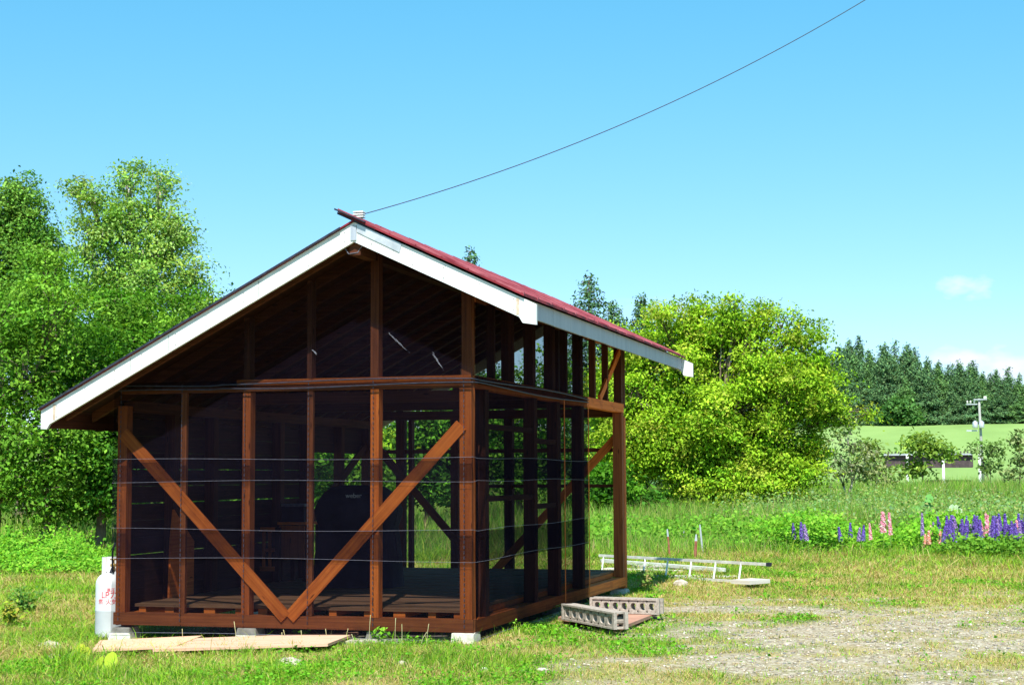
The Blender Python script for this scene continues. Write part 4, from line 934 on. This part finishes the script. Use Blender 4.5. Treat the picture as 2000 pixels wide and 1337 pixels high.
for (px, y0_, y1_, mat, lb_) in ((1310, 1096, 1033, RUST, 'leftmost rusty stake standing in the grass behind the ladder'), (1338, 1070, 1028, STEEL, 'short grey steel stake behind the ladder, second from the left'), (1357, 1098, 1043, RUST, 'thick red brown stake with pale tip behind the ladder'), (1374, 1088, 1024, STEEL, 'tall leaning grey stake, rightmost behind the ladder')):
    p = atz(px, y0_, -.12); k_ = np.dot(p-EYE, fw)/F; r = thing('garden_stake', lb_, 'stake', (p[0], p[1], -.2), 'stakes behind the ladder')
    hh = (y0_-y1_)*k_+.08; le = random.uniform(-.06, .03)
    rod = MB().tube([(p[0], p[1], -.2), (p[0]+le, p[1], -.2+hh*.8)], .026 if 'thick' in lb_ else .017, 8).build('stake_rod', mat, r)
    MB().tube([(p[0]+le, p[1], -.2+hh*.8), (p[0]+le*1.25, p[1], -.2+hh)], [.026 if 'thick' in lb_ else .017, .012], 8).build('stake_tip', STEEL, rod)
def stone(px, py, rx, rz, label, mat=STONE):
    p = atz(px, py, -.15); k_ = np.dot(p-EYE, fw)/F; mb = MB(); z0 = float(gz(p[0], p[1]))
    pr = [(rx*k_*math.cos(a_)*(1+random.uniform(-.1, .1)), rz*k_*math.sin(a_)) for a_ in np.linspace(-PI/2*.9, PI/2*.95, 7)]
    mb.lathe((p[0], p[1], z0+rz*k_*.3), pr, 11, ry=.7); mb.v = [v_+Vector((random.uniform(-1, 1), random.uniform(-1, 1), random.uniform(-1, 1)))*rx*k_*.07 for v_ in mb.v]
    o = mb.build('field_stone', mat, None); tag(o, label, 'stone')
stone(98, 1258, 28, 14, 'flat grey brown stone in the grass left of the gas cylinder')
stone(106, 1280, 14, 9, 'small tan stone just below the flat grey stone at left')
stone(565, 1303, 26, 12, 'whitish stone in the grass in front of the pink plank')
stone(946, 1322, 9, 6, 'small white stone on the lawn near the bottom centre of the photo', CONC)
stone(1330, 1152, 16, 9, 'rounded grey stone between the hut corner and the ladder')
stone(785, 1308, 12, 7, 'small brown stone in the weeds before the hut')
stone(1060, 1322, 12, 4, 'flat brown stone at the lawn edge below the hut corner')
# plants near the hut
def herb(name, label, px, py, h, n_, leaf, cols, spread, group=None):
    p = atz(px, py, -.15); z0 = float(gz(p[0], p[1])); r = thing(name, label, 'plant', (p[0], p[1], z0), group)
    st = MB(); P, Nn = [], []
    for k in range(max(3, n_//14)):
        e = Vector((p[0]+random.gauss(0, spread), p[1]+random.gauss(0, spread), z0+h*random.uniform(.6, 1))); b_ = Vector((p[0]+random.gauss(0, .02), p[1]+random.gauss(0, .02), z0)); st.tube([b_, b_.lerp(e, .5)+Vector((0, 0, h*.08)), e], [.004, .003, .002], 4)
        for j in range(14): u = random.random(); P.append(b_.lerp(e, .2+.8*u)+Vector((random.gauss(0, leaf*.6), random.gauss(0, leaf*.6), 0))); Nn.append((random.gauss(0, .5), random.gauss(-.3, .5), 1))
    P = np.array(P); leaves_mesh('foliage', P, np.array(Nn, float), leaf*(.6+.8*rng.random(len(P))), pal(len(P), cols), LEAF, r, .6); st.build('stem', plainstem, r)
plainstem = plain('green_stem', (.16, .26, .05), (.26, .36, .10), 12, .8)
herb('weed_plant', 'dark green bushy weed in the dry grass left of the gas cylinder', 52, 1186, .36, 240, .055, [(.10, .24, .04), (.14, .30, .06)], .13)
herb('weed_plant', 'yellow green weed at the left edge of the photo', 18, 1212, .30, 200, .06, [(.30, .42, .04), (.38, .36, .06), (.2, .36, .03)], .10)
herb('weed_plant', 'small reddish weed clump between hut corner and ladder', 1262, 1162, .34, 170, .05, [(.16, .28, .06), (.3, .26, .10), (.2, .34, .06)], .10)
herb('weed_plant', 'leafy weed sprouting under the middle of the front sill', 745, 1262, .16, 90, .045, WG, .07)
herb('weed_plant', 'leafy weed sprouting under the left part of the front sill', 500, 1250, .15, 80, .04, WG, .06)
herb('weed_plant', 'leafy weed close to the centre brace foot below the sill', 590, 1250, .15, 80, .04, WG, .08)
herb('weed_plant', 'bright clover clump at the right front corner of the hut', 980, 1240, .14, 220, .03, WG, .13)
herb('weed_plant', 'clover clump against the side sill right of the corner footing', 1040, 1215, .14, 220, .03, WG, .15)
herb('weed_plant', 'weed clump growing behind the far hollow block', 1275, 1180, .10, 120, .035, WG, .10)
def bigleaf(name, label, px, py, h, leaves, mat, cols):
    p = atz(px, py, -.15); z0 = float(gz(p[0], p[1])); r = thing(name, label, 'plant', (p[0], p[1], z0)); st = MB()
    for (dx, dz, sz, lean) in leaves:
        c_ = Vector((p[0]+dx, p[1]+random.uniform(-.05, .05), z0+dz)); st.tube([(p[0], p[1], z0), (p[0]+dx*.4, p[1], z0+dz*.6), tuple(c_)], [.006, .005, .004], 5)
        vs = [c_]; n_ = 12
        nr = Vector((lean, -.75, .65)).normalized(); t1 = nr.cross(Vector((0, 0, 1))).normalized(); t2 = nr.cross(t1)
        for k in range(n_):
            a_ = 2*PI*k/n_; rr_ = sz*(1+.1*math.sin(3*a_))*(1.0 if k else .75); vs.append(c_+t1*math.cos(a_)*rr_*.8+t2*math.sin(a_)*rr_+nr*sz*.18)
        f = np.array([(0, k+1, (k+1) % n_+1) for k in range(n_)]); v_ = np.array([tuple(q_) for q_ in vs])
        np_mesh('leaf', v_, f, np.tile(pal(1, cols), (len(v_), 1)), mat, r)
    st.build('stem', plainstem, r)
bigleaf('dock_plant', 'glossy dark green dock leaf standing up below the middle of the sill', 885, 1262, .2, [(-.03, .13, .07, -.4), (.03, .06, .04, .4)], LEAF, [(.10, .28, .03)])
bigleaf('dock_plant', 'yellow green broad leaf lying left of the gas cylinder pad', 160, 1276, .1, [(0, .04, .08, .0), (.05, .03, .06, .3)], LEAF, [(.42, .52, .04)])
bigleaf('dock_plant', 'yellow green broad leaves in the grass below the salmon plank', 215, 1300, .1, [(0, .05, .08, .1), (-.07, .04, .06, -.3)], LEAF, [(.36, .50, .04)])
bigleaf('butterbur_plant', 'large round butterbur leaves standing above the lupins', 1812, 1050, .7, [(0, .62, .22, .2), (-.25, .52, .2, -.3), (.2, .42, .22, .3), (.05, .86, .13, 0)], LEAF, [(.16, .36, .10), (.2, .4, .12)])
bigleaf('butterbur_plant', 'pale curled butterbur leaf above the purple lupins', 1872, 1050, .6, [(0, .60, .15, .4), (-.14, .66, .10, -.5)], LEAF, [(.50, .60, .40)])
# tall thin seeding stalks before the sill
gs = MB()
for px in (548, 553, 592, 640, 676, 716, 745, 776, 783, 818, 836, 640, 360, 462, 700, 905):
    p = atz(px+random.uniform(-6, 6), random.uniform(1258, 1275), -.15); z0 = float(gz(p[0], p[1])); hh = random.uniform(.13, .28); dx = random.uniform(-.06, .06)
    gs.tube([(p[0], p[1], z0), (p[0]+dx*.4, p[1], z0+hh*.6), (p[0]+dx, p[1], z0+hh)], [.0022, .0018, .003], 4)
straw = plain('straw', (.45, .42, .18), (.62, .58, .34), 20, .8)
o = kindof(tag(gs.build('seed_stalks', straw, None), 'thin pale seeding grass stalks in front of the sill', 'grass stalks'), 'stuff')

Pt = []
for k in range(95):
    px = random.uniform(170, 930); py = random.uniform(1268, 1330) if k % 3 else random.uniform(1246, 1262); p = atz(px, py, -.16); m_ = random.randint(14, 50); h0 = random.uniform(.5, 1.3)*(1 if py > 1264 else .6)
    for j in range(m_): Pt.append((p[0]+random.gauss(0, .035), p[1]+random.gauss(0, .035), h0))
Pt = np.array(Pt); n = len(Pt); P = np.stack([Pt[:, 0], Pt[:, 1], gz(Pt[:, 0], Pt[:, 1])-.004], 1); cc = pal(n, GREEN+[(.36, .46, .06), (.50, .46, .18)])
o = kindof(blades(P, .13*Pt[:, 2]*(.5+.6*rng.random(n)), .006*(.6+.7*rng.random(n)), .3+.3*rng.random(n), cc, 'grass_tufts', GRASSM), 'stuff'); tag(o, 'taller bright grass tufts around the planks before the hut', 'grass')
# ---------------------------------------------------------------- lupins
def lupin(colr, label, group, bi=None):
    r = thing('lupin', label, 'flower', (0, 0, 0), group); P, Nn, Cs = [], [], []
    H0, H1 = .47, .87; n_ = 20
    for i in range(n_):
        z = H0+(H1-H0)*i/n_; rad = .047*(1-(i/n_)**1.8)+.008
        for k in range(8):
            a_ = 2*PI*k/8+i*.4; P.append((math.cos(a_)*rad*.8+random.gauss(0, .006), math.sin(a_)*rad*.8, z+random.gauss(0, .006))); Nn.append((math.cos(a_), math.sin(a_), .5)); Cs.append(bi if (bi and (i+k) % 3 == 0) else colr)
    P = np.array(P); Cs = np.clip(np.array(Cs)*(1+rng.normal(0, .15, (len(Cs), 1))), 0, 1)
    leaves_mesh('flower_spike', P, np.array(Nn, float), np.full(len(P), .040), Cs, PETAL, r, .7)
    MB().tube([(0, 0, 0), (.01, 0, .4), (0, 0, H1)], [.008, .006, .003], 5).build('stem', plainstem, r)
    Q, Qn = [], []
    for k in range(5):
        a_ = 2*PI*k/5; c_ = (math.cos(a_)*.12, math.sin(a_)*.12, .22+.03*k)
        for j in range(7): b_ = 2*PI*j/7; Q.append((c_[0]+math.cos(b_)*.05, c_[1]+math.sin(b_)*.05, c_[2])); Qn.append((random.gauss(0, .3), random.gauss(-.2, .3), 1))
    leaves_mesh('leaves', np.array(Q), np.array(Qn, float), np.full(len(Q), .08), pal(len(Q), WG), LEAF, r, .4)
    return r
PUR = (.15, .085, .42); VIO = (.26, .16, .46); PNK = (.80, .28, .42); COR = (.85, .36, .28)
kinds = {'p': lupin(PUR, 'purple lupin in the crowded row beyond the lawn at right', 'purple lupins in the crowded right row', (.22, .14, .62)),
         'v': lupin(VIO, 'violet lupin in the crowded row beyond the lawn at right', 'violet lupins in the crowded right row', (.5, .35, .7)),
         'k': lupin(PNK, 'pink lupin among the purple ones in the crowded row at right', 'pink lupins in the crowded right row', (.9, .6, .65)),
         'c': lupin(COR, 'coral lupin at the left end of the crowded row', 'coral lupins at the left end of the crowded row', (.9, .6, .55))}
used = set()
def place_lupin(kd, px, top, label=None, group=None, sc=None):
    y_ = random.uniform(14.6, 15.9); p = aty(px, top, y_); z0 = float(gz(p[0], y_)); s_ = max(.5, (p[2]-z0)/.87)
    if kd not in used: o = kinds[kd]; used.add(kd); o.location = (p[0], y_, z0); o.scale = (s_*.5+.5 if sc is None else sc, s_*.5+.5 if sc is None else sc, s_); o.rotation_euler = (0, 0, random.random()*6)
    else: o = copy_tree(kinds[kd], (p[0], y_, z0), random.random()*6, (s_*.5+.5 if sc is None else sc, s_*.5+.5 if sc is None else sc, s_))
    o.rotation_euler = (random.gauss(0, .07), random.gauss(0, .09), random.random()*6)
    if label: o['label'] = label; o['group'] = group
row = [('c', 1807, 1042), ('c', 1822, 1022), ('c', 1832, 1035), ('v', 1824, 1018), ('p', 1838, 1026), ('p', 1848, 1006), ('p', 1856, 1014), ('v', 1862, 1018), ('p', 1870, 1022), ('p', 1877, 1014), ('v', 1884, 1030),
       ('p', 1893, 1006), ('p', 1900, 1004), ('v', 1905, 1010), ('p', 1914, 1024), ('k', 1922, 1004), ('k', 1930, 1000), ('p', 1938, 1012), ('p', 1950, 1002), ('p', 1957, 1008), ('v', 1963, 1016), ('p', 1970, 1004), ('k', 1982, 1014), ('p', 1990, 1002), ('p', 1997, 1012), ('p', 2008, 1006), ('v', 2020, 1010), ('v', 1918, 1018), ('p', 1944, 1020), ('p', 1866, 1030), ('v', 1890, 1022), ('p', 1846, 1018), ('v', 1872, 1008), ('p', 1888, 1012), ('p', 1910, 1012), ('p', 1935, 1006), ('v', 1947, 1012), ('p', 1960, 1020), ('p', 1975, 1016), ('k', 1926, 1012), ('c', 1814, 1034), ('p', 1986, 1020), ('p', 2003, 1002), ('v', 1993, 1022), ('p', 1965, 1002)]
for k in range(16): row.append(('ppv'[k % 3], 1840+k*11+random.uniform(-4, 4), random.uniform(1004, 1024)))
for a in row: place_lupin(*a)
place_lupin('p', 1554, 1020, 'single dark purple lupin, leftmost of all the lupins', 'lupins among the leafy weeds')
place_lupin('p', 1568, 1018, 'larger purple lupin beside the leftmost one', 'lupins among the leafy weeds', .9)
place_lupin('v', 1580, 1022, 'violet lupin, right neighbour of the leftmost pair', 'lupins among the leafy weeds')
place_lupin('p', 1645, 1028, 'low purple lupin at the left of the middle four', 'lupins among the leafy weeds')
place_lupin('p', 1660, 1020, 'tallest purple lupin of the middle four', 'lupins among the leafy weeds')
place_lupin('v', 1673, 1028, 'small violet lupin in the middle four', 'lupins among the leafy weeds')
place_lupin('p', 1683, 1024, 'slim dark lupin at the right of the middle four', 'lupins among the leafy weeds')
place_lupin('k', 1702, 1020, 'short pink lupin left of the tall pink pair', 'lupins among the leafy weeds', .7)
place_lupin('k', 1724, 997, 'tall thick pale pink lupin, left one of the tall pair', 'lupins among the leafy weeds', 1.25)
place_lupin('k', 1741, 999, 'tall slim pale pink lupin, right one of the tall pair', 'lupins among the leafy weeds', .8)
place_lupin('v', 1800, 1000, 'lone grey violet lupin just left of the crowded row', 'lupins among the leafy weeds', .7)

# ---------------------------------------------------------------- far things: shed, pole
YS = 119
def fx(px, py, y=YS): return aty(px, py, y)
sd = thing('field_shed', 'open field shed with dark sloping roof and white posts beyond the meadow', 'shed', tuple(fx(1820, 955)))
zt_ = fx(1820, 886)[2]; xa, xb = fx(1725, 900)[0], fx(1900, 900)[0]; zlow = fx(1820, 913)[2]
MB().prism([(xa, YS, zt_), (xa, YS+.1, zt_+.04), (xa, YS+4.5, zt_-.9), (xa, YS+4.5, zt_-1.0), (xa, YS+.1, zt_-.06)], (xb-xa, 0, 0)).build('roof', SHEDD, sd)
MB().box(xa, xb, YS+.2, YS+.28, zlow, zt_-.08).build('wall_panel', SHEDD, sd)
MB().box(xa, xb, YS-.1, YS-.02, zt_-.10, zt_+.02).build('roof_beam', STEEL, sd)
bp_ = MB()
for k in range(26): bp_.box(xa+.1+(xb-xa)*k/26, xa+.22+(xb-xa)*k/26, YS, YS+.1, zt_+.06, zt_+.2)
bp_.build('ridge_tiles', SHEDD, sd)
for px in (1710, 1773, 1843, 1914):
    xx = fx(px, 920)[0]; MB().box(xx-.10, xx+.10, YS-.35, YS-.15, float(gz(xx, YS)), zt_-.04).build('post', WHT, sd)
MB().box(fx(1800, 940)[0], fx(1896, 940)[0], YS+1, YS+2.2, float(gz(sd.location.x, YS)), fx(1800, 937)[2]).build('stacked_timber', SHEDD, sd)
YP = 145; pt = fx(1912, 778, YP); pz0 = float(gz(pt[0], YP)); up_ = thing('utility_pole', 'grey concrete utility pole with crossarms and transformers beyond the meadow', 'utility pole', (pt[0], YP, pz0))
k_ = np.dot(pt-EYE, fw)/F
MB().tube([(pt[0]+.2, YP, pz0-.3), (pt[0], YP, pt[2])], [.16, .10], 12).build('pole', POLEM, up_, smooth=True)
MB().box(pt[0]-24*k_, pt[0]-.14, YP-.05, YP+.05, fx(1900, 790, YP)[2], fx(1900, 788, YP)[2]).build('crossarm', STEEL, up_)
MB().box(pt[0]-10*k_, pt[0]+15*k_, YP-.22, YP-.14, fx(1900, 781, YP)[2], fx(1900, 779, YP)[2]).build('crossarm', STEEL, up_)
MB().box(pt[0]-25*k_, pt[0]-.2, YP-.05, YP+.05, fx(1900, 842, YP)[2], fx(1900, 839, YP)[2]).build('crossarm', STEEL, up_)
for dx, sz in ((-8.5, 5.0), (3.5, 5.0)):
    zc0 = fx(1900, 836, YP)[2]; zc1 = fx(1900, 823, YP)[2]
    MB().lathe((pt[0]+dx*k_, YP-.42, zc0), [(sz*k_*.9, 0), (sz*k_, .06), (sz*k_, (zc1-zc0)*.9), (sz*k_*.6, zc1-zc0), (.05, (zc1-zc0)*1.15)], 16).build('transformer', STEEL, up_, smooth=True)
for dx in (-22, -16, -9, 10, 13): MB().lathe((pt[0]+dx*k_, YP-.18 if dx > 0 else YP, fx(1900, 787 if dx < 0 else 779, YP)[2]+.005), [(.05, 0), (.09, .05), (.05, .1), (.09, .15), (.03, .25)], 8).build('insulator', PORC, up_)

# ---------------------------------------------------------------- wire to the ridge
ins = aty(702, 418, -.2)
iz = thing('insulator_stack', 'white ribbed insulator on the front end of the ridge', 'insulator', tuple(ins))
for k in range(3): MB().box(ins[0]-.05+.0*k, ins[0]+.045, -.235, -.165, ins[2]-.035+.022*k, ins[2]-.022+.022*k).build('insulator_disc', PORC, iz, bevel=.004)
MB().box(ins[0]-.03, ins[0]+.02, -.225, -.175, ins[2]-.07, ins[2]-.036).build('bracket', STEEL, iz)
A_ = Vector((ins[0]+.05, -.2, ins[2]-.0)); Bp = Vector(aty(1690, 0, 3.0)); d_ = Bp-A_
# sag fitted so the span passes where it does in the photo
def wire_pt(u, sag): return A_+d_*u+Vector((0, 0, -sag*4*u*(1.8-u)/ (1.8*.45*1.0)*.25))
Bx = A_+d_*1.8
pts_ = []
sagk = .78
for i in range(60):
    u = 1.8*i/59; p = A_+(Bp-A_)*u; p.z += sagk*(u*(u-1)); pts_.append(p)
o = MB().tube(pts_, .0042, 5).build('power_line', ROPE, None); tag(o, 'thin dark cable climbing from the ridge insulator to the upper right', 'cable')
